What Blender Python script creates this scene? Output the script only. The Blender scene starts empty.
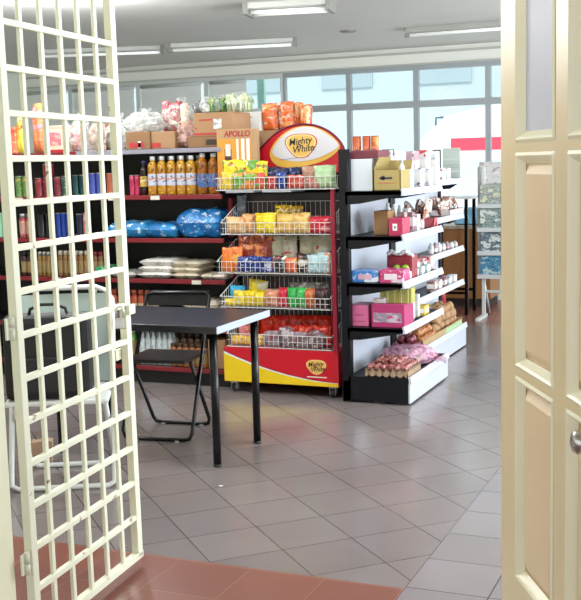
import bpy, bmesh, math, random
from mathutils import Vector, Matrix
random.seed(7)
C = bpy.context.scene.collection
PI = math.pi

# ------------------------------------------------------------------ camera, world, sun, exposure
F_PX, EYE = 1077.5, 1.5
R0 = Vector((0.92084, 0.38910, -0.02607))          # image right
R1 = Vector((0.02506, -0.12561, -0.99176))         # image down
_p, _r, _y = .12645, -.02628, .4019
def cam_axes():
    cy, sy, cp, sp, cr, sr = math.cos(_y), math.sin(_y), math.cos(_p), math.sin(_p), math.cos(_r), math.sin(_r)
    Ry = Matrix(((cy, sy, 0), (-sy, cy, 0), (0, 0, 1)))
    M = Matrix(((1, 0, 0), (0, 0, -1), (0, 1, 0)))
    Rp = Matrix(((1, 0, 0), (0, cp, -sp), (0, sp, cp)))
    Rr = Matrix(((cr, -sr, 0), (sr, cr, 0), (0, 0, 1)))
    R = Rr @ Rp @ M @ Ry
    return R[0].copy(), R[1].copy(), R[2].copy()
R0, R1, R2 = cam_axes()
camd = bpy.data.cameras.new('camera')
camd.sensor_fit = 'VERTICAL'; camd.sensor_height = 36; camd.sensor_width = 36
camd.lens = F_PX / 600 * 36; camd.clip_end = 200
cam = bpy.data.objects.new('camera', camd); C.objects.link(cam)
cam.matrix_world = Matrix(((R0.x, -R1.x, -R2.x, 0), (R0.y, -R1.y, -R2.y, 0), (R0.z, -R1.z, -R2.z, EYE), (0, 0, 0, 1)))
bpy.context.scene.camera = cam

W = bpy.data.worlds.new('world'); bpy.context.scene.world = W; W.use_nodes = True
bgn = W.node_tree.nodes['Background']
bgn.inputs[0].default_value = (.90, .96, 1.0, 1); bgn.inputs[1].default_value = 1.45
sund = bpy.data.lights.new('sun', 'SUN'); sund.energy = 3.0; sund.angle = .02; sund.color = (1, .95, .87)
sun = bpy.data.objects.new('sun', sund); C.objects.link(sun)
sun.rotation_euler = (math.radians(38), 0, math.radians(25)); sun.location = (0, -5, 12)
def area(name, loc, rot, sx, sy, e, col):
    d = bpy.data.lights.new(name, 'AREA'); d.shape = 'RECTANGLE'; d.size = sx; d.size_y = sy; d.energy = e; d.color = col
    o = bpy.data.objects.new(name, d); C.objects.link(o); o.location = loc; o.rotation_euler = rot; return o
area('shopfront_daylight', (3.1, 6.9, 1.35), (0, math.radians(124), 0), 2.2, 7.5, 400, (.82, .92, 1))      # the open shopfront on the right
vs = bpy.context.scene.view_settings
bpy.context.scene.display_settings.display_device = 'sRGB'
vs.view_transform = 'Standard'; vs.look = 'None'; vs.gamma = 1; vs.use_curve_mapping = False
vs.exposure = 0.24
bpy.context.scene.cycles.max_bounces = 8
bpy.context.scene.cycles.transparent_max_bounces = 24

# ------------------------------------------------------------------ survey helpers (photo column / row on a known plane)
def wx(px, Y, z):
    k = px - 290.5; dz = z - EYE
    den = k * R2.x - F_PX * R0.x
    return -(k * (R2.y * Y + R2.z * dz) - F_PX * (R0.y * Y + R0.z * dz)) / den
def ray(px, py): return R0 * ((px - 290.5) / F_PX) + R1 * ((py - 300) / F_PX) + R2
def ony(px, py, Y):
    v = ray(px, py); t = Y / v.y; return Vector((v.x * t, Y, EYE + v.z * t))
def onz(px, py, z):
    v = ray(px, py); t = (z - EYE) / v.z; return Vector((v.x * t, v.y * t, z))

# ------------------------------------------------------------------ materials
def lin(h):
    h = h.lstrip('#'); v = [int(h[i:i + 2], 16) / 255 for i in (0, 2, 4)]
    return tuple((c / 12.92 if c <= .04045 else ((c + .055) / 1.055) ** 2.4) for c in v) + (1,)
_M = {}
def nodes(name):
    m = bpy.data.materials.new(name); m.use_nodes = True
    nt = m.node_tree; return m, nt, nt.nodes['Principled BSDF']
def mat(hexc, rough=.5, metal=0, var=.10, scale=14, coat=0, spec=.5, bump=0):
    key = ('m', hexc, rough, metal, var, scale, coat, spec, bump)
    if key in _M: return _M[key]
    m, nt, b = nodes('paint_' + hexc.strip('#'))
    c = lin(hexc)
    tc = nt.nodes.new('ShaderNodeTexCoord'); n = nt.nodes.new('ShaderNodeTexNoise'); n.inputs['Scale'].default_value = scale; n.inputs['Detail'].default_value = 4
    nt.links.new(tc.outputs['Object'], n.inputs['Vector'])
    mx = nt.nodes.new('ShaderNodeMix'); mx.data_type = 'RGBA'
    mx.inputs[6].default_value = tuple(x * (1 - var) for x in c[:3]) + (1,); mx.inputs[7].default_value = tuple(min(1, x * (1 + var)) for x in c[:3]) + (1,)
    nt.links.new(n.outputs['Fac'], mx.inputs[0]); nt.links.new(mx.outputs[2], b.inputs['Base Color'])
    b.inputs['Roughness'].default_value = rough; b.inputs['Metallic'].default_value = metal
    b.inputs['Coat Weight'].default_value = coat; b.inputs['Specular IOR Level'].default_value = spec
    if bump:
        bp = nt.nodes.new('ShaderNodeBump'); bp.inputs['Strength'].default_value = bump; bp.inputs['Distance'].default_value = .01
        nt.links.new(n.outputs['Fac'], bp.inputs['Height']); nt.links.new(bp.outputs[0], b.inputs['Normal'])
    _M[key] = m; return m
def pack(c1, c2, c3, scale=16, rough=.32, seed=0):
    """printed foil or film: patches of three inks"""
    key = ('p', c1, c2, c3, scale, rough, seed)
    if key in _M: return _M[key]
    m, nt, b = nodes('print_' + c1.strip('#'))
    tc = nt.nodes.new('ShaderNodeTexCoord'); mp = nt.nodes.new('ShaderNodeMapping'); mp.inputs['Location'].default_value = (seed * 1.7, seed * .6, seed); mp.inputs['Scale'].default_value = (.75, .75, 1.15)
    nt.links.new(tc.outputs['Object'], mp.inputs[0])
    def ramp(sc, det, pos, sx=1):
        n = nt.nodes.new('ShaderNodeTexNoise'); n.inputs['Scale'].default_value = sc; n.inputs['Detail'].default_value = det; n.inputs['Distortion'].default_value = .4; nt.links.new(mp.outputs[0], n.inputs['Vector'])
        m_ = nt.nodes.new('ShaderNodeMapRange'); m_.inputs[1].default_value = pos; m_.inputs[2].default_value = pos + .03; nt.links.new(n.outputs['Fac'], m_.inputs[0]); return m_.outputs[0]
    def mixc(f, a, b_):
        x = nt.nodes.new('ShaderNodeMix'); x.data_type = 'RGBA'; nt.links.new(f, x.inputs[0])
        for k_, v_ in ((6, a), (7, b_)):
            if isinstance(v_, tuple): x.inputs[k_].default_value = v_
            else: nt.links.new(v_, x.inputs[k_])
        return x.outputs[2]
    o1 = mixc(ramp(scale * .9, 1, .56), lin(c1), lin(c2))
    o2 = mixc(ramp(scale * 2.6, 2, .60), o1, lin(c3))
    o3 = mixc(ramp(scale * 4.5, 1, .64), o2, lin(c2))
    nt.links.new(o3, b.inputs['Base Color'])
    n2 = nt.nodes.new('ShaderNodeTexNoise'); n2.inputs['Scale'].default_value = 26; bp = nt.nodes.new('ShaderNodeBump'); bp.inputs['Strength'].default_value = .5; bp.inputs['Distance'].default_value = .01
    nt.links.new(tc.outputs['Object'], n2.inputs['Vector']); nt.links.new(n2.outputs['Fac'], bp.inputs['Height']); nt.links.new(bp.outputs[0], b.inputs['Normal'])
    b.inputs['Roughness'].default_value = rough
    _M[key] = m; return m
def film(hexc, alpha=.35, rough=.15):
    """clear plastic film: see-through with gloss and a little haze"""
    key = ('f', hexc, alpha, rough)
    if key in _M: return _M[key]
    m, nt, b = nodes('film_' + hexc.strip('#'))
    tc = nt.nodes.new('ShaderNodeTexCoord'); n = nt.nodes.new('ShaderNodeTexNoise'); n.inputs['Scale'].default_value = 22; n.inputs['Detail'].default_value = 5
    nt.links.new(tc.outputs['Object'], n.inputs['Vector'])
    bp = nt.nodes.new('ShaderNodeBump'); bp.inputs['Strength'].default_value = 1; bp.inputs['Distance'].default_value = .02
    nt.links.new(n.outputs['Fac'], bp.inputs['Height']); nt.links.new(bp.outputs[0], b.inputs['Normal'])
    mr = nt.nodes.new('ShaderNodeMapRange'); mr.inputs[1].default_value = .38; mr.inputs[2].default_value = .68; mr.inputs[3].default_value = alpha * .35; mr.inputs[4].default_value = min(1, alpha * 1.8)
    nt.links.new(n.outputs['Fac'], mr.inputs[0])
    b.inputs['Base Color'].default_value = lin(hexc); b.inputs['Roughness'].default_value = rough
    nt.links.new(mr.outputs[0], b.inputs['Alpha'])
    _M[key] = m; return m
def glass(hexc='#eef6fa', alpha=.10):
    key = ('g', hexc, alpha)
    if key in _M: return _M[key]
    m = bpy.data.materials.new('window_glass'); m.use_nodes = True; nt = m.node_tree; nt.nodes.clear()
    out = nt.nodes.new('ShaderNodeOutputMaterial'); t = nt.nodes.new('ShaderNodeBsdfTransparent'); g = nt.nodes.new('ShaderNodeBsdfGlossy'); fr = nt.nodes.new('ShaderNodeFresnel'); mx = nt.nodes.new('ShaderNodeMixShader')
    t.inputs[0].default_value = lin(hexc); g.inputs['Roughness'].default_value = .03; fr.inputs[0].default_value = 1.06
    nt.links.new(fr.outputs[0], mx.inputs[0]); nt.links.new(t.outputs[0], mx.inputs[1]); nt.links.new(g.outputs[0], mx.inputs[2]); nt.links.new(mx.outputs[0], out.inputs[0])
    _M[key] = m; return m
def tiles(name, c1, c2, grout, size, ang, off, rough=.28, gw=.003):
    m, nt, b = nodes(name)
    g = nt.nodes.new('ShaderNodeNewGeometry'); mp = nt.nodes.new('ShaderNodeMapping'); mp.vector_type = 'POINT'
    mp.inputs['Rotation'].default_value = (0, 0, ang); mp.inputs['Location'].default_value = (off[0], off[1], 0)
    nt.links.new(g.outputs['Position'], mp.inputs[0])
    br = nt.nodes.new('ShaderNodeTexBrick'); br.offset = 0; br.squash = 1
    br.inputs['Color1'].default_value = lin(c1); br.inputs['Color2'].default_value = lin(c2); br.inputs['Mortar'].default_value = lin(grout)
    br.inputs['Scale'].default_value = 1; br.inputs['Mortar Size'].default_value = gw; br.inputs['Mortar Smooth'].default_value = .3
    br.inputs['Brick Width'].default_value = size; br.inputs['Row Height'].default_value = size
    nt.links.new(mp.outputs[0], br.inputs['Vector'])
    n = nt.nodes.new('ShaderNodeTexNoise'); n.inputs['Scale'].default_value = 3.5; n.inputs['Detail'].default_value = 6; nt.links.new(g.outputs['Position'], n.inputs['Vector'])
    mr = nt.nodes.new('ShaderNodeMapRange'); mr.inputs[3].default_value = .90; mr.inputs[4].default_value = 1.10; nt.links.new(n.outputs['Fac'], mr.inputs[0])
    mx = nt.nodes.new('ShaderNodeMix'); mx.data_type = 'RGBA'; mx.blend_type = 'MULTIPLY'; mx.inputs[0].default_value = 1
    nt.links.new(br.outputs['Color'], mx.inputs[6]); nt.links.new(mr.outputs[0], mx.inputs[7]); nt.links.new(mx.outputs[2], b.inputs['Base Color'])
    mr2 = nt.nodes.new('ShaderNodeMapRange'); mr2.inputs[3].default_value = rough * .75; mr2.inputs[4].default_value = rough * 1.3; nt.links.new(n.outputs['Fac'], mr2.inputs[0]); nt.links.new(mr2.outputs[0], b.inputs['Roughness'])
    bp = nt.nodes.new('ShaderNodeBump'); bp.inputs['Strength'].default_value = .25; bp.inputs['Distance'].default_value = .003; bp.invert = True
    nt.links.new(br.outputs['Fac'], bp.inputs['Height']); nt.links.new(bp.outputs[0], b.inputs['Normal'])
    return m
def worn(hexc, rust, amount=.70, rough=.4):
    """old gloss paint with small chips"""
    m, nt, b = nodes('worn_paint')
    tc = nt.nodes.new('ShaderNodeTexCoord'); n = nt.nodes.new('ShaderNodeTexNoise'); n.inputs['Scale'].default_value = 17; n.inputs['Detail'].default_value = 6
    n2 = nt.nodes.new('ShaderNodeTexNoise'); n2.inputs['Scale'].default_value = 3
    nt.links.new(tc.outputs['Object'], n.inputs['Vector']); nt.links.new(tc.outputs['Object'], n2.inputs['Vector'])
    r = nt.nodes.new('ShaderNodeValToRGB'); r.color_ramp.elements[0].position = amount; r.color_ramp.elements[1].position = amount + .03
    c = lin(hexc)
    mv = nt.nodes.new('ShaderNodeMix'); mv.data_type = 'RGBA'; mv.inputs[6].default_value = tuple(x * .92 for x in c[:3]) + (1,); mv.inputs[7].default_value = tuple(min(1, x * 1.06) for x in c[:3]) + (1,)
    nt.links.new(n2.outputs['Fac'], mv.inputs[0])
    mx = nt.nodes.new('ShaderNodeMix'); mx.data_type = 'RGBA'; nt.links.new(mv.outputs[2], mx.inputs[6]); mx.inputs[7].default_value = lin(rust)
    nt.links.new(n.outputs['Fac'], r.inputs[0]); nt.links.new(r.outputs[0], mx.inputs[0]); nt.links.new(mx.outputs[2], b.inputs['Base Color'])
    b.inputs['Roughness'].default_value = rough
    return m
def emit(hexc, s):
    m, nt, b = nodes('lamp_glow'); b.inputs['Base Color'].default_value = lin(hexc); b.inputs['Emission Color'].default_value = lin(hexc); b.inputs['Emission Strength'].default_value = s; return m
def wood(c1, c2, scale=6, rough=.45):
    m, nt, b = nodes('wood')
    tc = nt.nodes.new('ShaderNodeTexCoord'); mp = nt.nodes.new('ShaderNodeMapping'); mp.inputs['Scale'].default_value = (6, 6, .6)
    n = nt.nodes.new('ShaderNodeTexNoise'); n.inputs['Scale'].default_value = scale; n.inputs['Detail'].default_value = 6
    nt.links.new(tc.outputs['Object'], mp.inputs[0]); nt.links.new(mp.outputs[0], n.inputs['Vector'])
    mx = nt.nodes.new('ShaderNodeMix'); mx.data_type = 'RGBA'; mx.inputs[6].default_value = lin(c1); mx.inputs[7].default_value = lin(c2)
    nt.links.new(n.outputs['Fac'], mx.inputs[0]); nt.links.new(mx.outputs[2], b.inputs['Base Color']); b.inputs['Roughness'].default_value = rough
    return m

# ------------------------------------------------------------------ mesh builder
class MB:
    def __init__(self): self.bm = bmesh.new(); self.mats = []; self.mi = 0
    def use(self, m):
        if m not in self.mats: self.mats.append(m)
        self.mi = self.mats.index(m); return self
    def _face(self, vs, smooth=False):
        try: f = self.bm.faces.new(vs)
        except ValueError: return None
        f.material_index = self.mi; f.smooth = smooth; return f
    def box(self, x0, x1, y0, y1, z0, z1, bev=0, M=None, seg=2):
        b2 = bmesh.new(); bmesh.ops.create_cube(b2, size=1)
        for v in b2.verts: v.co = Vector((x0 + (v.co.x + .5) * (x1 - x0), y0 + (v.co.y + .5) * (y1 - y0), z0 + (v.co.z + .5) * (z1 - z0)))
        if bev: bmesh.ops.bevel(b2, geom=list(b2.edges), offset=bev, segments=seg, affect='EDGES', profile=.6)
        self._merge(b2, M, bool(bev)); return self
    def _merge(self, b2, M=None, smooth=False):
        mp = {}
        for v in b2.verts: mp[v] = self.bm.verts.new(M @ v.co if M else v.co)
        for f in b2.faces: self._face([mp[v] for v in f.verts], False)
        b2.free()
    def tube(self, pts, r, n=8, closed=False, caps=True):
        pts = [Vector(p) for p in pts]; N = len(pts); rings = []
        up = None
        for i, p in enumerate(pts):
            a = pts[i - 1] if (i > 0 or closed) else p; c = pts[(i + 1) % N] if (i < N - 1 or closed) else p
            t = (c - a).normalized()
            if up is None: up = t.orthogonal().normalized()
            else: up = (up - t * up.dot(t)).normalized()
            s = t.cross(up); rr = r[i] if isinstance(r, (list, tuple)) else r
            rings.append([self.bm.verts.new(p + up * math.cos(2 * PI * k / n) * rr + s * math.sin(2 * PI * k / n) * rr) for k in range(n)])
        for i in range(N if closed else N - 1):
            A, B = rings[i], rings[(i + 1) % N]
            for k in range(n): self._face([A[k], A[(k + 1) % n], B[(k + 1) % n], B[k]], True)
        if caps and not closed: self._face(rings[0][::-1]); self._face(rings[-1])
        return self
    def wire(self, a, b, r=.0018): return self.tube([a, b], r, 4, caps=False)
    def lathe(self, prof, n=20, c=(0, 0, 0), smooth=True):
        c = Vector(c); rings = []
        for (r, z) in prof:
            if r <= 1e-6: rings.append([self.bm.verts.new(c + Vector((0, 0, z)))])
            else: rings.append([self.bm.verts.new(c + Vector((r * math.cos(2 * PI * k / n), r * math.sin(2 * PI * k / n), z))) for k in range(n)])
        for A, B in zip(rings[:-1], rings[1:]):
            for k in range(n):
                k2 = (k + 1) % n
                if len(A) == 1 and len(B) == 1: continue
                if len(A) == 1: self._face([A[0], B[k2], B[k]][::-1], smooth)
                elif len(B) == 1: self._face([A[k], A[k2], B[0]], smooth)
                else: self._face([A[k], A[k2], B[k2], B[k]], smooth)
        return self
    def prism(self, poly, a, b, axis='y'):
        """polygon in the plane across axis, from a to b along it"""
        def P(u, v, t): return {'y': (u, t, v), 'x': (t, u, v), 'z': (u, v, t)}[axis]
        A = [self.bm.verts.new(P(u, v, a)) for u, v in poly]; B = [self.bm.verts.new(P(u, v, b)) for u, v in poly]
        n = len(poly)
        self._face(A); self._face(B[::-1])
        for k in range(n): self._face([A[k], B[k], B[(k + 1) % n], A[(k + 1) % n]])
        return self
    def grid(self, fn, nu, nv, smooth=True, wrap=False):
        g = [[self.bm.verts.new(fn(i / nu, j / nv)) for j in range(nv + 1)] for i in range(nu + 1)]
        for i in range(nu):
            for j in range(nv): self._face([g[i][j], g[i + 1][j], g[i + 1][j + 1], g[i][j + 1]], smooth)
        return self
    def quad(self, *ps): self._face([self.bm.verts.new(p) for p in ps]); return self
    def build(self, name, m=None, parent=None, label=None, loc=None, rot=None, weld=False):
        bmesh.ops.recalc_face_normals(self.bm, faces=list(self.bm.faces))
        if weld: bmesh.ops.remove_doubles(self.bm, verts=list(self.bm.verts), dist=.0004)
        me = bpy.data.meshes.new(name); self.bm.to_mesh(me); self.bm.free()
        for x in (self.mats or [m]): me.materials.append(x)
        o = bpy.data.objects.new(name, me); C.objects.link(o)
        if parent: o.parent = parent
        if loc: o.location = loc
        if rot: o.rotation_euler = rot
        if label: o['label'] = label
        return o
def thing(name, label, cat, loc=(0, 0, 0), rz=0, group=None):
    o = bpy.data.objects.new(name, None); C.objects.link(o); o.location = loc; o.rotation_euler = (0, 0, rz); o.empty_display_size = .1
    o['label'] = label; o['category'] = cat
    if group: o['group'] = group
    return o
def tag(o, label, cat, group=None, kind=None):
    o['label'] = label; o['category'] = cat
    if group: o['group'] = group
    if kind: o['kind'] = kind
    return o
def struct(name, b, m=None, parent=None, label=None, cat=None):
    o = b.build(name, m, parent)
    if not parent: o['kind'] = 'structure'; o['category'] = cat or name.split('_')[0]
    if label: o['label'] = label
    return o
def dup(root, loc, label, group=None, rz=None):
    r = root.copy(); C.objects.link(r); r.location = loc; r['label'] = label
    if rz is not None: r.rotation_euler = (0, 0, rz)
    if group: r['group'] = group
    for ch in list(root.children):
        c = ch.copy(); C.objects.link(c); c.parent = r
        for g in list(ch.children):
            d = g.copy(); C.objects.link(d); d.parent = c
    return r
def lettering(body, size, m, parent, loc, rot, shear=0, name='lettering', sx=1, bold=0):
    cu = bpy.data.curves.new(name, 'FONT'); cu.body = body; cu.size = size; cu.align_x = 'CENTER'; cu.align_y = 'CENTER'; cu.shear = shear
    cu.extrude = .0006; cu.offset = bold
    cu.materials.append(m)
    tmp = bpy.data.objects.new(name, cu); me = bpy.data.meshes.new_from_object(tmp); bpy.data.objects.remove(tmp)
    o = bpy.data.objects.new(name, me); C.objects.link(o); o.parent = parent; o.location = loc; o.rotation_euler = rot; o.scale = (sx, 1, 1)
    return o
ORD = ['first', 'second', 'third', 'fourth', 'fifth', 'sixth', 'seventh', 'eighth', 'ninth', 'tenth', 'eleventh', 'twelfth', 'thirteenth', 'fourteenth', 'fifteenth', 'sixteenth', 'seventeenth', 'eighteenth', 'nineteenth', 'twentieth']

# ------------------------------------------------------------------ the setting
YB, ZC = 11.3, 2.68
tile_grey = tiles('floor_tile_grey', '#786f6e', '#7f7675', '#4c4544', .2985, -PI / 4, (0, 0), .17)
def fix_map(m, ang, ox, oy):
    mp = [n for n in m.node_tree.nodes if n.type == 'MAPPING'][0]; mp.inputs['Rotation'].default_value = (0, 0, ang); mp.inputs['Location'].default_value = (ox, oy, 0)
# rotating by 45 deg puts u=(x-y)/sqrt2, v=(x+y)/sqrt2
fix_map(tile_grey, PI / 4, 3.487 + .2985 * 10, -1.168 + .2985 * 10)
tile_border = tiles('border_tile', '#7f7778', '#857d7f', '#4a4342', .295, 0, (1.08 + 2.95, -3.81 + 2.95), .17)
tile_red = tiles('red_tile', '#77473b', '#7d4c3f', '#8a6152', .2955, 0, (1.97 + .2955 * 30, -3.49 + .2955 * 30), .35)
tile_far = tiles('far_red_tile', '#7d5048', '#87584d', '#57403a', .30, 0, (3, 0), .25)
def slab(name, x0, x1, y0, y1, z0, z1, m, label=None):
    return struct(name, MB().box(x0, x1, y0, y1, z0, z1), m, None, label)
slab('floor', -8.35, -1.08, 3.5, 9.55, -.1, 0, tile_grey, 'grey ceramic floor tiles laid diagonally')
slab('floor_border', -1.08, 3.2, 2.45, 9.55, -.1, 0, tile_border, 'straight grey floor tiles along the right')
slab('floor_threshold', -8.35, -1.08, 2.45, 3.5, -.1, 0, tile_red, 'red brown floor tiles at the doorway')
slab('floor_far', -8.35, 3.2, 9.55, YB + .1, -.1, 0, tile_far, 'red brown floor tiles before the windows')
slab('floor_porch', -8.35, 3.2, -1.5, 2.45, -.1, 0, tile_red)
ceil_m = mat('#dcdcd7', .8, 0, .07, 1.3, spec=.1)
slab('ceiling', -8.35, 3.3, 2.45, YB + .1, ZC, ZC + .12, ceil_m, 'grey painted concrete ceiling')
wall_m = mat('#c9ccc7', .7, 0, .05, 2)
beam_m = mat('#ebebe2', .6, 0, .04, 2)
slab('wall_left', -8.45, -8.33, 2.45, YB + .1, 0, ZC, mat('#d8dccd', .7, 0, .05, 2))
b = MB()
b.box(-8.33, 3.3, YB, YB + .15, 2.50, ZC); b.box(-8.33, 3.3, YB, YB + .15, 0, .80)
b.box(-.6, 3.3, YB, YB + .15, .80, 2.50)
struct('wall_back', b, beam_m)
b = MB(); b.box(-8.33, 3.2, YB - .03, YB, 2.615, 2.635); b.box(-8.33, 3.2, YB - .02, YB, 2.50, 2.515)
struct('trim_1', b, mat('#b9b9b2', .6, 0, .05, 2))
b = MB(); b.box(3.2, 3.3, 2.45, 3.1, 0, ZC); b.box(3.2, 3.3, 10.7, YB + .1, 0, ZC); b.box(3.2, 3.3, 3.1, 10.7, 2.5, ZC)
struct('wall_right', b, wall_m)
b = MB(); b.box(-8.45, -2.09, 2.45, 2.57, 0, ZC); b.box(-.12, 3.3, 2.45, 2.57, 0, ZC); b.box(-2.09, -.12, 2.45, 2.57, 2.16, ZC)
struct('wall_front', b, mat('#d6d3bd', .7, 0, .05, 2))

frame_m = mat('#9da3a6', .45, .1, .05, 3); frame_w = mat('#cfd3cf', .5, 0, .05, 3)
gl = glass('#f4fafc'); gl_t = glass('#eef3f4')
def window(n, x0, x1, fm, panes=True, blind=None):
    e = bpy.data.objects.new('window_%d' % n, None); C.objects.link(e); e.location = ((x0 + x1) / 2, YB, .80); e['kind'] = 'structure'; e['category'] = 'window'
    w = (x1 - x0) / 2
    m = MB()
    m.box(-w, -w + .028, .03, .09, 0, 1.70); m.box(w - .028, w, .03, .09, 0, 1.70); m.box(-w + .028, w - .028, .031, .089, 0, .05); m.box(-w + .028, w - .028, .031, .089, 1.65, 1.70); m.box(-w + .028, w - .028, .028, .092, 1.255, 1.325)
    m.build('frame', fm, e)
    MB().box(-w + .028, w - .028, .055, .06, .05, 1.255).build('pane', gl, e); MB().box(-w + .028, w - .028, .055, .06, 1.325, 1.65).build('pane', gl_t, e)
    return e
MX = [-.6, -.97, -1.745, -2.52, -3.297, -4.06, -4.84, -5.81, -6.72, -7.68, -8.33]
for i in range(len(MX) - 1):
    window(i + 1, MX[i + 1], MX[i], frame_m if i < 6 else frame_w)

slab('roof_sunshade', -8.45, 3.3, -1.5, 2.45, ZC, ZC + .1, wall_m)  # unseen roof slab added to keep the sun off the doorway floor
# outside the windows
slab('ground', -40, 25, YB + .15, 60, -.25, -.15, mat('#efece6', .9, 0, .05, .5), 'bright concrete yard outside the windows')
b = MB(); wm = mat('#b3c0c6', .9, 0, .04, .4); b.use(wm).box(-30, 14, 27, 34, -.15, 9)
b.use(mat('#9fb0b8', .5, 0, .05, 1))
for k in range(14):
    b.box(-26 + k * 2.6, -24.6 + k * 2.6, 26.95, 27.05, 3.4, 4.6)
tag(b.build('building'), 'pale building across the yard seen through the windows', 'building')
# grey roller shutters closed over the left windows, outside
def shutter(x0, x1, label):
    t = thing('roller_blind', label, 'blind', ((x0 + x1) / 2, YB + .018, 0), 0, 'grey roller blinds in the left windows')
    w = (x1 - x0) / 2 - .03
    MB().grid(lambda u, v: Vector((-w + 2 * w * u, .004 * math.sin(v * 60), .86 + 1.56 * v)), 2, 120).build('curtain', mat('#e4e7e4', .7, 0, .12, 1.2), t)
    MB().tube([(-w, 0, 2.44), (w, 0, 2.44)], .022, 12).build('roller', mat('#b9bdba', .5), t); MB().box(-w, w, -.008, .008, .835, .86, .003).build('bottom_bar', mat('#8d9290', .5), t)
for x0, x1, l in ((-5.78, -5.26, 'grey roller blind in the window left of the teal strip'), (-6.70, -5.84, 'grey roller blind in the window over the big brown carton'), (-7.66, -6.74, 'grey roller blind in the window over the grey heaped bags'), (-8.33, -7.70, 'grey roller blind in the window nearest the left wall')):
    shutter(x0, x1, l)
tag(MB().box(-5.24, -5.15, YB + .2, YB + .26, 0, 2.66, .01).build('shutter_post', mat('#b4dccf', .5)), 'teal painted post beside the grey shutters', 'post')

# white minibus parked outside
t = thing('minibus', 'white minibus with red side band parked outside the right windows', 'van', (-2.6, 17.5, -.15))
prof = [(-2.9, .5), (-3.0, 1.0), (-2.85, 1.35), (-2.35, 2.05), (-2.0, 2.35), (-1.2, 2.5), (0, 2.6), (2.6, 2.62), (2.8, 2.5), (2.85, .5)]
MB().prism(prof, 0, 1.9, 'y').build('body', mat('#e3e6e8', .3, 0, .02, 2, .4), t)
for xa_, xb_ in ((-1.9, .15), (1.2, 2.8)): MB().box(xa_, xb_, -.02, 0, 1.78, 1.98).build('side_band', mat('#e0465a', .4), t)
for k in range(4): MB().box(-1.75 + k * 1.1, -.8 + k * 1.1, -.012, 0, 1.1, 1.62, .004).build('window', mat('#c3d0d6', .1), t)
MB().tube([(-2.02, -.02, 2.33), (-2.14, -.05, 2.32), (-2.14, -.05, 2.2)], .016).build('mirror_arm', mat('#4a5560', .5), t)
for x in (-1.9, 1.8):
    w_ = MB().lathe([(0, 0), (.18, 0), (.33, .02), (.35, .08), (.33, .2), (0, .2)], 24).build('wheel', mat('#222222', .7), t, loc=(x, .18, .35), rot=(PI / 2, 0, 0))
t2 = thing('car', 'red car parked outside beside the white minibus', 'car', (2.3, 20.5, -.15))
MB().prism([(-2, .35), (-2.05, .8), (-1.2, .95), (-.7, 1.45), (.9, 1.48), (1.6, .98), (2.05, .9), (2.05, .35)], 0, 1.7, 'y').build('body', mat('#d94a5a', .3, 0, .02, 2, .5), t2)
MB().prism([(-1.0, 1.0), (-.62, 1.38), (.82, 1.4), (1.35, 1.0)], -.01, 0, 'y').build('window', mat('#a9bac4', .1), t2)
for x in (-1.3, 1.3): MB().lathe([(0, 0), (.3, .0), (.32, .08), (.3, .2), (0, .2)], 24).build('wheel', mat('#222222', .7), t2, loc=(x, .19, .32), rot=(PI / 2, 0, 0))

# ------------------------------------------------------------------ ceiling lamps
lamp_w = mat('#c9cac4', .4, 0, .05, 5); tube_m = emit('#f4f8f4', .25); cap_m = mat('#8d8c85', .5)
def batten(label, px0, py0, px1, py1, half=None, refl=False, twin=False):
    a = onz(px0, py0, ZC - .06); c = onz(px1, py1, ZC - .06)
    if half: c = a + (c - a).normalized() * half
    L = (c - a).length; ang = math.atan2(c.y - a.y, c.x - a.x); mid = (a + c) / 2
    t = thing('ceiling_light', label, 'ceiling light', (mid.x, mid.y, ZC), ang, 'fluorescent lights on the ceiling')
    h = L / 2
    if refl: MB().prism([(-.085, -.048), (-.03, 0), (.03, 0), (.085, -.048), (.08, -.05), (.028, -.012), (-.028, -.012), (-.08, -.05)], -h, h, 'x').build('reflector', lamp_w, t)
    elif twin: MB().box(-h, h, -.12, .12, -.045, 0, .006).build('housing', lamp_w, t)
    else: MB().box(-h, h, -.024, .024, -.04, 0, .005).build('housing', lamp_w, t)
    for y in ((-.06, .06) if twin else (0,)):
        MB().tube([(-h + .03, y, -.066), (h - .03, y, -.066)], .014, 12).build('tube', tube_m, t)
    for s in (-1, 1):
        MB().box(s * h - .018, s * h + .018, -.13 if twin else -.028, .13 if twin else .028, -.085, 0, .005).build('end_cap', cap_m, t)
batten('fluorescent ceiling light with wide reflector beside the cream door', 407, 35, 500, 28, 1.24, True)
batten('fluorescent batten over the snack rack, above the orange bags', 170, 50, 293, 44, 1.24)
batten('fluorescent batten seen partly through the grille gate', 40, 56, 150, 52, 1.24)
batten('twin tube ceiling light nearest the doorway, cut by the top edge', 249, 13, 302, 10, .62, False, True)
def near_fill(x, y, e):
    # unseen fill lamps added to brighten the shop, standing in for ceiling tubes
    d = bpy.data.lights.new('fill_light', 'POINT'); d.shadow_soft_size = .18; d.energy = e; d.color = (.95, .98, 1)
    o = bpy.data.objects.new('fill_light', d); C.objects.link(o); o.location = (x, y, ZC - .25)
for x, y in ((-4.6, 4.6), (-2.6, 4.4), (-.4, 5.0), (-4.3, 6.3), (.6, 6.6)): near_fill(x, y, 54)
p = onz(348, 31, ZC)
tag(MB().lathe([(0, -.012), (.06, -.012), (.075, -.006), (.08, 0), (0, 0)], 24, p).build('ceiling_vent', mat('#8f877c', .6)), 'small round brown vent on the ceiling', 'vent')

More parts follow.
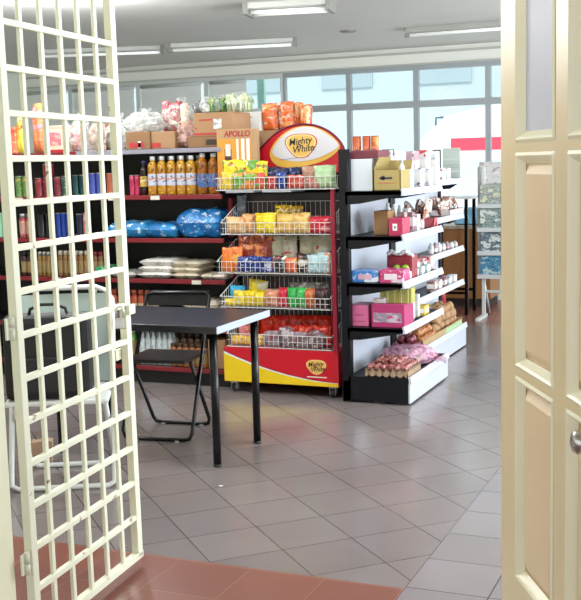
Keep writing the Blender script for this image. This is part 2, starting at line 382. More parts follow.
# ------------------------------------------------------------------ grille gate, its post, padlock
cream_gate = worn('#dcdcc6', '#8a6a52', .70)
GD = math.radians(95.25); gdir = Vector((math.cos(GD), math.sin(GD), 0)); gfree = Vector((-2.09, 3.40, 0))
gh = gfree - gdir * .785
gate = thing('grille_gate', 'open cream painted steel grille gate of square bars', 'gate', gh, GD)
gate.rotation_euler = (-.0075, 0, GD)
bx = [.03 + .1215 * k for k in range(7)]
b = MB(); b.box(.012, .046, -.014, .014, .04, 2.16, .003); b.box(.738, .776, -.014, .014, .04, 2.16, .003)
b.box(.02, .78, -.014, .014, .035, .06, .002); b.box(.02, .78, -.014, .014, 2.135, 2.16, .002)
b.build('frame', cream_gate, gate)
for x in bx[1:6]: MB().box(x - .0105, x + .0105, -.006, .006, .05, 2.15, .002, seg=1).build('upright_bar', cream_gate, gate)
for k in range(1, 15):
    z = .064 + .1337 * k
    MB().box(.03, .76, -.012, .006, z - .010, z + .010, .002, seg=1).build('cross_bar', cream_gate, gate)
MB().box(.735, .785, -.03, -.0145, .965, 1.0, .003).build('latch_plate', cream_gate, gate); MB().box(.70, .778, .0145, .03, .80, .84, .003).build('latch_plate', cream_gate, gate)
for z in (.30, 1.03, 1.85):
    h = MB(); h.tube([(-.012, -.010, z - .036), (-.012, -.010, z - .002)], .008, 10); h.tube([(-.012, -.010, z + .002), (-.012, -.010, z + .036)], .008, 10); h.box(-.035, .014, -.006, 0, z - .032, z + .032); h.build('hinge', cream_gate, gate)
pc = gh - gdir * .03
b = MB(); b.box(pc.x - .085, pc.x - .018, pc.y - .12, pc.y - .012, 0, 2.16, .004)
struct('trim_2', b, worn('#e0dfc4', '#9a8a6a', .72), None, 'cream painted gate post at the left edge')
steel = mat('#c2bfb8', .3, .7, .06, 30)
pp = gfree - gdir * .118 + Vector((.022, -.006, 0))
t = thing('padlock', 'steel padlock hanging on the gate latch bar', 'padlock', (pp.x, pp.y, .928), math.radians(23))
MB().box(-.018, .018, -.009, .009, 0, .036, .003).build('body', steel, t)
MB().tube([(-.0125, 0, .034), (-.0125, 0, .066)] + [(-.0125 * math.cos(a * PI / 8), 0, .066 + .0125 * math.sin(a * PI / 8)) for a in range(1, 8)] + [(.0125, 0, .066), (.0125, 0, .034)], .0034, 8).build('shackle', mat('#d6d6d2', .2, .9, .03, 20), t)

# ------------------------------------------------------------------ panelled cream door on the right
DA = math.radians(-62); far = Vector((-.70, 3.33, 0))
door = bpy.data.objects.new('door_1', None); C.objects.link(door); door.location = far; door.rotation_euler = (0, 0, DA); door['kind'] = 'structure'; door['category'] = 'door'; door['label'] = 'cream panelled door with frosted glass, open on the right'
dm = mat('#dcc9a0', .36, 0, .06, 3); dmold_lit = mat('#ece6c8', .30, 0, .03, 4); dpan = mat('#e0c7a2', .40, 0, .07, 2.5)  # mouldings share the door's paint; their paler tone puts brighter light into colour
DW = 1.10; cols = ((.155, .50), (.60, .945)); rows = ((.215, .85), (.875, 1.513), (1.541, 2.03))
b = MB()
for x0, x1 in ((0, .155), (.50, .60), (.945, DW)): b.box(x0, x1, 0, .042, .01, 2.12)
for z0, z1 in ((.01, .215), (.85, .875), (1.513, 1.541), (2.03, 2.12)):
    for c0, c1 in cols: b.box(c0, c1, 0, .042, z0, z1)
b.build('door_frame', dm, door)
def moulding(x0, x1, z0, z1):
    """stepped, sloping bead round an opening"""
    m = MB(); st = [(0, -.001), (.009, -.006), (.016, -.001), (.026, .013), (.032, .020)]
    for (a, ya), (c, yc) in zip(st[:-1], st[1:]):
        A = [(x0 + a, ya, z0 + a), (x1 - a, ya, z0 + a), (x1 - a, ya, z1 - a), (x0 + a, ya, z1 - a)]
        B = [(x0 + c, yc, z0 + c), (x1 - c, yc, z0 + c), (x1 - c, yc, z1 - c), (x0 + c, yc, z1 - c)]
        for k in range(4): m.quad(A[k], A[(k + 1) % 4], B[(k + 1) % 4], B[k])
    return m
fro, ntf, bf = nodes('frosted_glass'); bf.inputs['Base Color'].default_value = lin('#d2d2da'); bf.inputs['Roughness'].default_value = .35; bf.inputs['Transmission Weight'].default_value = .25; bf.inputs['IOR'].default_value = 1.1
for c0, c1 in cols:
    for r0, r1 in rows:
        moulding(c0, c1, r0, r1).build('moulding', dmold_lit, door, weld=True)
        if r0 > 1.5: MB().box(c0, c1, .020, .026, r0, r1).build('frosted_pane', fro, door)
        else:
            m = MB(); a = .036; d = .062
            m.box(c0 + .01, c1 - .01, .026, .034, r0 + .01, r1 - .01)
            A = [(c0 + a, .027, r0 + a), (c1 - a, .027, r0 + a), (c1 - a, .027, r1 - a), (c0 + a, .027, r1 - a)]
            B = [(c0 + d, .010, r0 + d), (c1 - d, .010, r0 + d), (c1 - d, .010, r1 - d), (c0 + d, .010, r1 - d)]
            for k in range(4): m.quad(A[k], A[(k + 1) % 4], B[(k + 1) % 4], B[k])
            m.quad(*B); m.build('panel', dpan, door)
k = MB().lathe([(0, .05), (.012, .05), (.026, .045), (.031, .036), (.026, .026), (.012, .02), (.011, 0), (.028, -.004), (.028, -.014)][::-1], 24).build('door_knob', mat('#b9b5b0', .2, .9, .05, 10), door, 'round steel door knob'); k.location = (.755, .008, .80); k.rotation_euler = (PI / 2, 0, 0)

# ------------------------------------------------------------------ black table
blk = mat('#17171a', .35, 0, .1, 8); blk_top = mat('#242327', .28, 0, .1, 9); blk_met = mat('#101013', .22, .3, .05, 8); edge_w = mat('#a9b1c4', .4, 0, .03, 6)
tx0, tx1, ty0, ty1 = -3.40, -2.35, 4.61, 5.24
t = thing('table', 'black rectangular table with round black legs standing behind the gate', 'table', ((tx0 + tx1) / 2, (ty0 + ty1) / 2, 0))
hx, hy = (tx1 - tx0) / 2, (ty1 - ty0) / 2
MB().box(-hx, hx - .004, -hy, hy, .685, .72, .002).build('tabletop', blk_top, t)
MB().box(hx - .004, hx, -hy, hy, .685, .72).build('edge_band', edge_w, t, 'pale edge strip')
for sx in (-1, 1):
    for sy in (-1, 1):
        l = MB().tube([(0, 0, .012), (0, 0, .685)], .0205, 16).build('leg', blk_met, t, loc=(sx * (hx - .062), sy * (hy - .075), 0))
        MB().tube([(0, 0, 0), (0, 0, .014)], .022, 16).build('foot', blk, l)
        MB().box(-.05, .05, -.05, .05, .679, .685).build('mounting_plate', blk_met, l)

# ------------------------------------------------------------------ folding chairs
def folding_chair(name, label, loc, rz, mt, mseat, pads):
    """faces local -y; long tubes run from the front floor bar up to the back; short tubes from the rear floor bar to the seat"""
    t = thing(name, label, 'chair', loc, rz, 'folding chairs')
    w, r = .205, .011
    L = [(-w + .05, -.20, r), (-w + .015, -.199, r + .008), (-w, -.193, r + .04), (-w + .012, .185, .76), (-w + .04, .196, .775)]
    long_ = L + [(-x, y, z) for x, y, z in L[::-1]] + []
    MB().tube(long_, r, 10, closed=True).build('long_frame', mt, t)
    q = w - .03
    S = [(-q, -.10, .43), (-q, .16, .05), (-q + .012, .178, r + .006), (-q + .045, .182, r)]
    MB().tube(S + [(-x, y, z) for x, y, z in S[::-1]], r, 10).build('rear_frame', mt, t)
    seat = MB(); seat.box(-.185, .185, -.20, .15, .432, .452, .009); seat.build('seat', mseat, t)
    bk = MB(); n = 10
    for k in range(n):
        x0, x1 = -.19 + .38 * k / n, -.19 + .38 * (k + 1) / n
        f = lambda x: .022 * (1 - (x / .19) ** 2)
        for (ya, yb, flip) in ((0, 0, 0), (.012, .012, 1)):
            bk.quad((x0, .185 + f(x0) + ya, .70), (x1, .185 + f(x1) + ya, .70), (x1, .196 + f(x1) + ya, .785), (x0, .196 + f(x0) + ya, .785))
        bk.quad((x0, .196 + f(x0), .785), (x1, .196 + f(x1), .785), (x1, .208 + f(x1), .785), (x0, .208 + f(x0), .785))
        bk.quad((x0, .185 + f(x0), .70), (x1, .185 + f(x1), .70), (x1, .197 + f(x1), .70), (x0, .197 + f(x0), .70))
    bk.build('backrest', mseat, t, weld=True)
    for x in (-.12, .12):
        for y in (-.20, .182): MB().box(x - .012, x + .012, y - .012, y + .012, 0, .009, .002).build('foot', pads, t)
    return t
folding_chair('folding_chair', 'black metal folding chair pushed in under the black table', (-2.985, 5.235, 0), math.radians(7), blk_met, blk, mat('#b9b6ae', .5))

# white tubular chair behind the gate, with a dark bag standing on it
wt = mat('#d5d7d6', .35, 0, .04, 6); shell = mat('#9aa7a1', .35, 0, .06, 5)
t = thing('folding_chair', 'white tubular chair with grey green shell back behind the gate', 'chair', (-2.98, 4.20, 0), math.radians(28), 'folding chairs')
w, r = .24, .013
MB().tube([(w, -.02, .44), (w, .16, .66), (w, .22, .86), (w - .03, .235, .90), (w - .08, .24, .92), (-w + .08, .24, .92), (-w + .03, .235, .90), (-w, .22, .86), (-w, .16, .66), (-w, -.02, .44)], r, 10).build('back_frame', wt, t)
MB().tube([(w, .05, .44), (w, -.08, .10), (w, -.10, .03), (w - .03, -.105, r), (-w + .03, -.105, r), (-w, -.10, .03), (-w, -.08, .10), (-w, .05, .44)], r, 10).build('front_frame', wt, t)
MB().tube([(w - .03, -.12, .44), (w - .03, .26, .08), (w - .035, .29, .03), (w - .07, .295, r), (-w + .07, .295, r), (-w + .035, .29, .03), (-w + .03, .26, .08), (-w + .03, -.12, .44)], r, 10).build('rear_frame', wt, t)
MB().box(-.235, .235, -.20, .20, .425, .45, .01).build('seat', wt, t)
MB().grid(lambda u, v: Vector((-.225 + .45 * u, .12 + .10 * v + .03 * (1 - (2 * u - 1) ** 2), .47 + .42 * v)), 12, 6).build('backrest', shell, t)
bag_m = mat('#131217', .55, 0, .3, 6, bump=.3)
t = thing('bag', 'large black bag standing on the white chair behind the gate', 'bag', (-2.965, 4.17, .452), math.radians(28))
MB().box(-.23, .16, -.15, .03, 0, .385, .03).build('body', bag_m, t)
MB().box(-.19, .12, -.172, -.148, .03, .20, .012).build('pocket', mat('#1d1b20', .6, 0, .3, 8), t)
MB().tube([(-.12, -.06, .37), (-.11, -.06, .41), (-.06, -.06, .43), (0, -.06, .43), (.05, -.06, .41), (.06, -.06, .37)], .008, 8).build('handle', bag_m, t)
p = onz(33, 470, 0)
t = thing('paper_bag', 'tan paper bag on the floor behind the gate hinge', 'bag', (p.x - .05, p.y + .12, 0), .5)
t.scale = (.62, .62, .62)
m = MB(); m.prism([(-.11, 0), (.11, 0), (.12, .19), (.06, .2), (-.02, .185), (-.115, .2)], -.06, .06, 'y'); m.build('body', mat('#a98a70', .8, 0, .15, 12, bump=.5), t)
MB().tube([(-.05, 0, .18), (-.045, 0, .24), (.03, 0, .25), (.05, 0, .18)], .005, 6).build('handle', mat('#8c7158', .8), t)

# ------------------------------------------------------------------ black wall shelving with red shelf edges
SY, SD = 6.42, .44
SZ = {'top': 1.615, 'upper': 1.305, 'blue': 1.012, 'sack': .732, 'jar': .400, 'low': .120}
shelf_blk = mat('#0c0c10', .45, 0, .15, 6); red_edge = mat('#7d2029', .35, 0, .08, 8); post_red = mat('#86172a', .35, 0, .06, 8)
rail_l = mat('#8d8894', .4, 0, .08, 8)
def shelving(x0, x1, label):
    t = thing('shelving_unit', label, 'shelving unit', ((x0 + x1) / 2, SY, 0), 0, 'black shelving along the back')
    w = (x1 - x0) / 2 - .002
    MB().box(-w, w, SD, SD + .02, 0, 1.60).build('back_panel', shelf_blk, t)
    for s in (-1, 1): MB().box(s * (w - .019) - .018, s * (w - .019) + .018, SD - .05, SD, 0, 1.58).build('upright', shelf_blk, t)
    MB().box(-w, w, .03, .05, 0, .10).build('kick_plate', shelf_blk, t)
    for k, z in SZ.items():
        s = MB().box(-w, w, .012, SD, z - .028, z).build('shelf', shelf_blk, t)
        MB().box(-w, w, 0, .012, z - .028, z + .002, .002).build('price_rail', rail_l if (k == 'top' and x0 > -4.4) else red_edge, s)
        for x in ((-.5 * w, .1 * w) if k == 'upper' else (.62 * w,) if k == 'sack' else ()):
            MB().box(x - .035, x + .035, -.002, 0, z - .03, z - .002).build('price_tag', mat('#d9d5c8', .5), s)
shelving(-5.45, -4.33, 'black shelving unit with red shelf edges behind the gate bars')
shelving(-4.33, -3.20, 'black shelving unit with red edges, right of the gate')

def W2(px0, px1, Y, z): return wx(px0, Y, z), wx(px1, Y, z)
def ztop(px, py, Y): return ony(px, py, Y).z

# ---- tins and jars
def can_proto(name, cat, label, r, h, mbody, mlid, loc, neck=False, group=None):
    t = thing(name, label, cat, loc, 0, group)
    if neck: prof = [(0, 0), (r * .95, 0), (r, .006), (r, h * .74), (r * .72, h * .84), (r * .70, h * .86), (0, h * .86)]
    else: prof = [(0, 0), (r * .97, 0), (r, .004), (r * .97, .007), (r * .97, h - .012), (r, h - .008), (r, h - .006), (0, h - .006)]
    MB().lathe(prof, 18).build('body', mbody, t)
    if neck: MB().lathe([(0, h * .84), (r * .78, h * .84), (r * .78, h - .002), (r * .74, h), (0, h)], 18).build('lid', mlid, t)
    else: MB().lathe([(0, h - .008), (r * .9, h - .008), (r * .9, h - .003), (r * .97, h - .002), (r * .97, h), (r * .88, h), (r * .86, h - .004), (0, h - .004)], 18).build('lid', mlid, t)
    if neck: MB().lathe([(r + .0006, h * .14), (r + .0006, h * .62)], 18).build('label_band', {'rose': mat('#b98a7c', .5, 0, .2, 40), 'blue': mat('#8fb0cf', .5, 0, .2, 40), 'orange': mat('#a89a78', .5, 0, .4, 40)}.get(label.split(' ')[0] if label[:4] in ('rose', 'blue') else label.split(' ')[0], mat('#8d744a', .4, 0, .35, 40)), t)
    return t
silver = mat('#c9c9c6', .28, .8, .05, 10)
def can_row(desc, cat, name, shelf, px0, px1, pytop, n, mbody, mlid, shelfword, Y=SY + .05, z0=None, neck=False, rows=1, depthword=''):
    z = SZ[shelf] + .001 if z0 is None else z0
    xa, xb = W2(px0, px1, Y, z + .05); h = ztop((px0 + px1) / 2, pytop, Y) - z; d = (xb - xa) / n; r = d * .485
    g = desc + 's, ' + shelfword
    proto = None
    for i in range(n):
        lab = ('%s, %s from left, %s' % (desc, ORD[i], shelfword)) if n > 1 else '%s, %s' % (desc, shelfword)
        loc = (xa + d * (i + .5), Y + r + .01 * (i % 2) * .3, z)
        if proto is None: proto = can_proto(name, cat, lab, r, h, mbody, mlid, loc, neck, g if n > 1 else None)
        else: dup(proto, loc, lab, g)
    return h
up, bl, sk = 'upper shelf behind the gate', 'second shelf behind the gate', 'third shelf behind the gate'
can_row('green tin with silver rim', 'tin', 'tin_can', 'upper', 14, 27, 176, 2, pack('#4f7d3c', '#b9a35a', '#7a9a4c', 18), silver, up)
can_row('dark red tin', 'tin', 'tin_can', 'upper', 33, 49, 178, 2, pack('#7c1f2c', '#a9505c', '#611722', 20), silver, up)
can_row('dark red tin stacked on top', 'tin', 'tin_can', 'upper', 40, 50, 164, 1, pack('#7c1f2c', '#a9505c', '#611722', 20), silver, up, z0=ztop(41, 178, SY + .05) + .001)
can_row('maroon tin', 'tin', 'tin_can', 'upper', 52, 60, 177, 1, pack('#6d1d2c', '#94404e', '#511520', 18), silver, up)
can_row('bottle green tin', 'tin', 'tin_can', 'upper', 60, 67, 176, 1, pack('#1d4a3f', '#2f6f5c', '#d4cfb8', 18), silver, up)
can_row('dark teal tin', 'tin', 'tin_can', 'upper', 71, 84, 175, 2, mat('#173c3f', .3, .2, .15, 12), silver, up)
can_row('violet blue tin', 'tin', 'tin_can', 'upper', 88, 101, 173, 2, mat('#4552a4', .3, .2, .12, 12), silver, up)
can_row('rust orange tin', 'tin', 'tin_can', 'upper', 105, 119, 173, 2, mat('#a8553c', .35, .1, .12, 14), silver, up)
can_row('crimson drink can', 'tin', 'tin_can', 'upper', 128.5, 138.5, 175, 2, pack('#b5234f', '#d86a8c', '#8a1738', 18), silver, 'beside the dark bottle on the upper shelf')
can_row('mint green can', 'tin', 'tin_can', 'blue', -4, 7, 213, 2, mat('#8fc7a6', .35, 0, .1, 14), silver, bl)
can_row('rose red jar', 'jar', 'jar', 'blue', 18, 31, 214, 2, pack('#a83a44', '#c9a08c', '#83202c', 20), silver, bl, neck=True)
can_row('black jar', 'jar', 'jar', 'blue', 36, 51, 214, 2, mat('#17161a', .2, 0, .2, 10), blk, bl, neck=False)
can_row('royal blue can', 'tin', 'tin_can', 'blue', 55, 70, 213, 3, mat('#1f3d94', .3, .2, .12, 12), silver, bl)
can_row('navy can', 'tin', 'tin_can', 'blue', 75, 82, 214, 1, mat('#1b2133', .3, .2, .12, 12), silver, bl)
can_row('pale pink can', 'tin', 'tin_can', 'blue', 82, 88.5, 213, 1, pack('#c87a86', '#d5cfc6', '#a8424f', 16), silver, bl)
can_row('dark brown jar', 'jar', 'jar', 'sack', 20, 31, 253, 2, mat('#3a211d', .2, 0, .15, 12), blk, sk, neck=True)
can_row('gold topped jar', 'jar', 'jar', 'sack', 37, 54, 252, 4, mat('#8a6a35', .25, .2, .2, 14), silver, sk, neck=True)
can_row('amber jar with pale lid', 'jar', 'jar', 'sack', 57, 88, 251, 6, mat('#7d5a36', .25, .1, .2, 14), mat('#b8b09c', .4), sk, neck=True)
can_row('small brown jar with red lid', 'jar', 'jar', 'sack', 92, 102, 252, 2, mat('#6d4630', .25, 0, .2, 14), mat('#7d2a2a', .4), sk, neck=True)
jr = 'jar shelf left of the folding chair'
can_row('blue bottle with white cap', 'bottle', 'bottle', 'jar', 88, 97, 289, 2, pack('#244f9a', '#3f86c4', '#d6dfe4', 16), mat('#d9dcdc', .4), jr, neck=True)
can_row('orange sauce jar', 'jar', 'jar', 'jar', 104, 157, 290, 8, mat('#a4492a', .2, 0, .15, 16), mat('#8a3a26', .35), jr, neck=True)
lo = 'bottom shelf behind the folding chair'
can_row('bright green bottle', 'bottle', 'bottle', 'low', 124, 134, 327, 1, mat('#6fae4f', .2, 0, .1, 12), mat('#e0e0dc', .4), lo, neck=True)
can_row('little jar with orange contents', 'jar', 'jar', 'low', 169, 207, 344, 6, mat('#a4683e', .2, 0, .3, 30), mat('#5c4434', .35), lo, neck=True)
can_row('little jar in the rear row', 'jar', 'jar', 'low', 172, 207, 334, 5, mat('#7d5a45', .2, 0, .3, 30), mat('#4a3a30', .35), lo, Y=SY + .14, neck=True)

# ---- bottles of cooking oil
def bottle(name, label, loc, r, h, liquid, capm, labm, group=None, lab=(.25, .55)):
    t = thing(name, label, 'bottle', loc, 0, group)
    MB().lathe([(0, 0), (r * .9, 0), (r, .008), (r, h * .30), (r * .95, h * .34), (r, h * .38), (r, h * .70), (r * .92, h * .78), (r * .5, h * .87), (r * .42, h * .89), (r * .42, h * .92), (0, h * .92)], 18).build('body', liquid, t)
    MB().lathe([(0, h * .9), (r * .5, h * .9), (r * .5, h * .99), (r * .46, h), (0, h)], 14).build('cap', capm, t)
    MB().lathe([(r + .0008, h * lab[0]), (r + .0008, h * lab[1])], 18).build('label_band', labm, t)
    return t
oil_m = pack('#b07a20', '#d9a840', '#5f3810', 10, .08); oil_l = pack('#b9c0d2', '#c98458', '#3a4a8a', 20, .3); cap_w = mat('#d3d5da', .35)
z = SZ['upper'] + .001
xa, xb = W2(148.5, 196.5, SY + .05, z + .08); d = (xb - xa) / 5; h = ztop(172, 152, SY + .05) - z
h = .262
p0 = bottle('oil_bottle', 'x', (0, 0, 0), d * .48, h, oil_m, cap_w, oil_l)
first = True
for row in (0, 1):
    for i in range(5):
        lab = '%s golden oil bottle from left in the %s row' % (ORD[i], ('front', 'rear')[row]); loc = (xa + d * (i + .5) + row * .02, SY + .052 + row * d * 1.04, z)
        if first: p0.location = loc; p0['label'] = lab; p0['group'] = 'golden oil bottles on the upper shelf'; first = False
        else: dup(p0, loc, lab, 'golden oil bottles on the upper shelf')
oil_d = pack('#8f5416', '#b5761c', '#5f3710', 9, .12); oil_l2 = pack('#3b5f9a', '#a9c3d4', '#c9714a', 22, .3)
xa, xb = W2(197, 219, SY + .05, z + .08); d = (xb - xa) / 2
for i in range(2):
    bottle('oil_bottle', ('larger oil bottle with blue label, left of the pair', 'larger oil bottle with blue label, nearest the snack rack')[i], (xa + d * (i + .5), SY + .06, z), d * .47, .275, oil_d, cap_w, oil_l2, 'larger oil bottles with blue labels', (.18, .5))
x = wx(143, SY + .05, z + .08)
bottle('sauce_bottle', 'dark sauce bottle with yellow label beside the oil bottles', (x, SY + .07, z), .03, .235, mat('#241410', .12, 0, .1, 8), mat('#2a3566', .35), pack('#c9a84a', '#d9cfa6', '#4a2a1a', 22))

# ---- cartons and boxes
def carton(name, label, cat, x0, x1, y0, y1, z0, z1, m, tape=None, flap=False, rz=0, group=None, bev=.004, panel=None):
    cx, cy = (x0 + x1) / 2, (y0 + y1) / 2; hw, hd, h = (x1 - x0) / 2, (y1 - y0) / 2, z1 - z0
    t = thing(name, label, cat, (cx, cy, z0), rz, group)
    b = MB()
    if flap:
        b.box(-hw, hw, -hd, -hd + .005, 0, h); b.box(-hw, hw, hd - .005, hd, 0, h); b.box(-hw, -hw + .005, -hd, hd, 0, h); b.box(hw - .005, hw, -hd, hd, 0, h); b.box(-hw, hw, -hd, hd, 0, .005)
        b.build('body', m, t)
        f = MB(); f.box(-hw, hw, -.003, .003, 0, .1 * min(1, hd * 5)); f.build('flap', m, t, loc=(0, hd - .004, h), rot=(-.35, 0, 0))
        f = MB(); f.box(-.003, .003, -hd, hd, 0, min(.09, hw)); f.build('flap', m, t, loc=(-hw + .004, 0, h), rot=(0, .42, 0))
    else: b.box(-hw, hw, -hd, hd, 0, h, bev).build('body', m, t)
    if tape: MB().box(-.025, .025, -hd - .001, hd, h - .05, h + .001).build('tape', tape, t)
    if panel:
        for (u0, u1, v0, v1, pm, nm) in panel:
            MB().box(-hw + 2 * hw * u0, -hw + 2 * hw * u1, -hd - .0015, -hd, h * v0, h * v1).build(nm, pm, t)
    return t
card = mat('#a5805f', .75, 0, .06, 5, spec=.2); card_d = mat('#8c6a4c', .75, 0, .06, 5, spec=.2); card_l = mat('#b3906c', .75, 0, .06, 5, spec=.2); white = mat('#e2e2dd', .5, 0, .04, 6); red_ink = mat('#b02a30', .5, 0, .05, 9); sticker = pack('#d5d5cf', '#9a9c9f', '#e6e6e2', 40, .5)
zt = SZ['top'] + .004
Y = SY + .04
x0, x1 = W2(126, 150, Y, zt + .05); carton('carton', 'open brown carton at the left end of the shelf top', 'carton', x0, x1, Y, Y + .25, zt, zt + .12, card_d, flap=False, panel=[(.15, .75, .1, .38, red_ink, 'print'), (.5, .62, .05, .45, white, 'tape')])
x0, x1 = W2(150.5, 174, Y, zt + .05); carton('carton', 'tilted flap brown carton beside the bag of red packets', 'carton', x0, x1, Y + .01, Y + .24, zt, zt + .115, card, panel=[(.02, .4, .08, .35, red_ink, 'print')])
x0, x1 = W2(188, 240, Y, zt + .05); carton('carton', 'flat brown carton under the wide printed carton', 'carton', x0, x1, Y, Y + .34, zt, zt + .071, card_d, panel=[(.35, .6, .2, .7, mat('#3a2a20', .7), 'hand_hole')])
x0, x1 = W2(193.5, 233, Y + .04, zt + .16); tw = carton('carton', 'wide brown carton with red stripe and white sticker', 'carton', x0, x1, Y + .035, Y + .32, zt + .073, zt + .073 + .155, card, panel=[(0, 1, .06, .14, red_ink, 'stripe'), (.52, .72, .3, .72, sticker, 'sticker'), (.15, .5, .66, .72, red_ink, 'stripe'), (.05, .09, .3, .38, red_ink, 'mark')])
# goods through the gate on the shelf top
x0, x1 = W2(-6, 4, Y, zt + .08); carton('snack_box', 'red and cream box at the far left of the shelf top', 'box', x0, x1, Y, Y + .06, zt, zt + .18, pack('#d4604a', '#e6c9a0', '#b52f34', 14))
x0, x1 = W2(9.5, 15.5, Y, zt + .08); carton('snack_box', 'narrow orange box left of the yellow packet', 'box', x0, x1, Y, Y + .08, zt, zt + .19, pack('#d97a5a', '#c94a40', '#e8c59c', 14))
x0, x1 = W2(47.5, 64.5, Y, zt + .08); carton('biscuit_tin', 'pale tin with pink print on the shelf top', 'tin', x0, x1, Y, Y + .12, zt, zt + .185, mat('#dcc7b0', .4, 0, .06, 9), panel=[(.12, .8, .25, .75, pack('#c95a6a', '#e0a8a0', '#d98a8c', 30), 'print'), (0, 1, 0, .1, red_ink, 'stripe'), (0, 1, .9, .97, mat('#c9a890', .4), 'rim')])

# ---- soft packets
def pillow(w, h, t, seed=0, nu=14, nv=18, wr=.12, crimp=True, taper=0, e=3.2):
    rnd = random.Random(seed); ph = [rnd.uniform(0, 6.28) for _ in range(6)]
    b = MB()
    for side in (-1, 1):
        def f(a, c):
            u, v = 2 * a - 1, 2 * c - 1
            p = max(0, 1 - abs(u) ** e) ** .6 * max(0, 1 - abs(v) ** (e + .3)) ** .62
            k = 1 + wr * (math.sin(7 * u + 3 * v + ph[0]) * .6 + math.sin(4 * v - 6 * u + ph[1]) * .5 + math.sin(13 * v + ph[2]) * .25)
            y = side * t / 2 * p * k
            if crimp and abs(v) > .9: y = side * .0012 + .0016 * math.sin(u * 40)
            x = w / 2 * u * (1 - .07 * (1 - v * v)) * (1 - taper * max(0, v)); z = h * c + .012 * h * math.sin(5 * u + ph[3]) * (abs(v) ** 3) * (1 if v > 0 else 0)
            return Vector((x, y, max(0, z)))
        b.grid(f, nu, nv)
    return b
SEED = [100]
def packet(label, px0, px1, pytop, Y, z0, m, t=.06, name='snack_packet', cat='packet', lean=.0, roll=0, group=None, over=1.0, taper=0):
    """a packet standing at depth Y on z0, as wide and tall as it shows"""
    SEED[0] += 1
    xa, xb = W2(px0, px1, Y, z0 + .05); h = max(.03, ztop((px0 + px1) / 2, pytop, Y) - z0)
    o = pillow((xb - xa) * over, h, t, SEED[0], taper=taper).build(name, m, None, loc=((xa + xb) / 2, Y + t / 2, z0), rot=(-lean, roll + .035 * math.sin(SEED[0] * 2.7), .10 * math.sin(SEED[0] * 1.9)), weld=True)
    return tag(o, label, cat, group)
def sack(label, x0, x1, y0, y1, z0, h, m, name='sack', cat='sack', rz=0, group=None, wr=.1):
    """a filled bag lying flat"""
    SEED[0] += 1
    o = pillow(x1 - x0, y1 - y0, h, SEED[0], 18, 18, wr, e=7).build(name, m, None, weld=True)
    for v in o.data.vertices:
        x, y, z = v.co; v.co = (x, z - (y1 - y0) / 2, -y)
    zs = min(v.co.z for v in o.data.vertices)
    for v in o.data.vertices:
        v.co.z = v.co.z - zs
        if v.co.z < h * .22: v.co.z *= .35           # settles on what carries it
    o.data.update(); o.location = ((x0 + x1) / 2, (y0 + y1) / 2, z0); o.rotation_euler = (0, 0, rz)
    return tag(o, label, cat, group)
def sack_px(label, px0, px1, pytop, Y, z0, m, dep=.25, **k):
    xa, xb = W2(px0, px1, Y, z0 + .04); h = ztop((px0 + px1) / 2, pytop, Y) - z0
    return sack(label, xa, xb, Y, Y + dep, z0, h, m, **k)
from mathutils import noise as NZ
def crumple(w, d, h, seed=0, nu=28, nv=20, amp=.22, flat=True):
    off = Vector((seed * 3.1, seed * 1.3, seed * 2.2)); b = MB()
    def f(a, c):
        th = 2 * PI * a; v = -1 + 2 * c; r = max(0, 1 - abs(v) ** 2.6) ** .5
        p = Vector((math.cos(th) * r, math.sin(th) * r, v))
        k = 1 + amp * NZ.noise(p * 2.3 + off) + amp * .6 * NZ.noise(p * 6 + off)
        p = p * k
        return Vector((p.x * w / 2, p.y * d / 2, max(0, (p.z + .92) / 1.92 * h)))
    b.grid(f, nu, nv); return b
def film_bag(label, px0, px1, pytop, Y, z0, m, dep=.16, tail=True, name='plastic_bag', group=None):
    SEED[0] += 1
    xa, xb = W2(px0, px1, Y, z0 + .06); h = ztop((px0 + px1) / 2, pytop, Y) - z0
    t = thing(name, label, 'plastic bag', ((xa + xb) / 2, Y + dep / 2, z0), 0, group)
    hb = h * (.82 if tail else 1)
    crumple((xb - xa) * .98, dep, hb, SEED[0]).build('body', m, t, weld=True)
    if tail:
        w = (xb - xa) * .16; b = MB()
        for k in range(5):
            a = k * 1.25; dx, dy = math.cos(a) * w, math.sin(a) * w * .6
            b.quad((0, 0, hb * .9), (dx, dy, h), (dx * .6 + .02, dy + .02, h * (.98 - .03 * k)), (.01, .01, hb * .9))
        b.build('tied_neck', m, t)
    return t
# sacks and packets on the shelves
zb = SZ['blue'] + .001; Y = SY + .02
blue_s = pack('#1f6fae', '#2f8fd0', '#bcd4e4', 11, .3); blue_s2 = pack('#2a7fb8', '#3f9ad2', '#d0dde4', 12, .3, 2)
sack_px('flat blue sack half hidden by the gate edge', 106, 147, 223, Y, zb, blue_s2, .30, group='blue sacks')
sack_px('flat blue sack in the middle of the three', 143, 178, 224, Y + .01, zb, blue_s, .30, group='blue sacks')
sack_px('plump blue sack, largest of the three, nearest the snack rack', 174, 222, 211, Y, zb, pack('#1c66a8', '#2b86cc', '#b9d0e2', 12, .25, 5), .34, group='blue sacks')
z3 = SZ['sack'] + .001
wsk = pack('#e6e2dc', '#efece6', '#c4c0ba', 14, .45); bsk = pack('#d9ccb4', '#e2d8c4', '#bda88a', 12, .45); pk = pack('#d9cfc2', '#e2dacd', '#a8243a', 10, .4)
hz = .044
for i, lab in enumerate(('lowest white sugar sack of the stack of three', 'middle white sugar sack of the stack of three', 'topmost white sugar sack of the stack of three')):
    xa, xb = W2(137 + i, 170 + 1.5 * i, Y, z3 + .05); sack(lab, xa, xb, Y, Y + .28, z3 + i * hz, hz, wsk, group='stacked white sacks', rz=.02 * i)
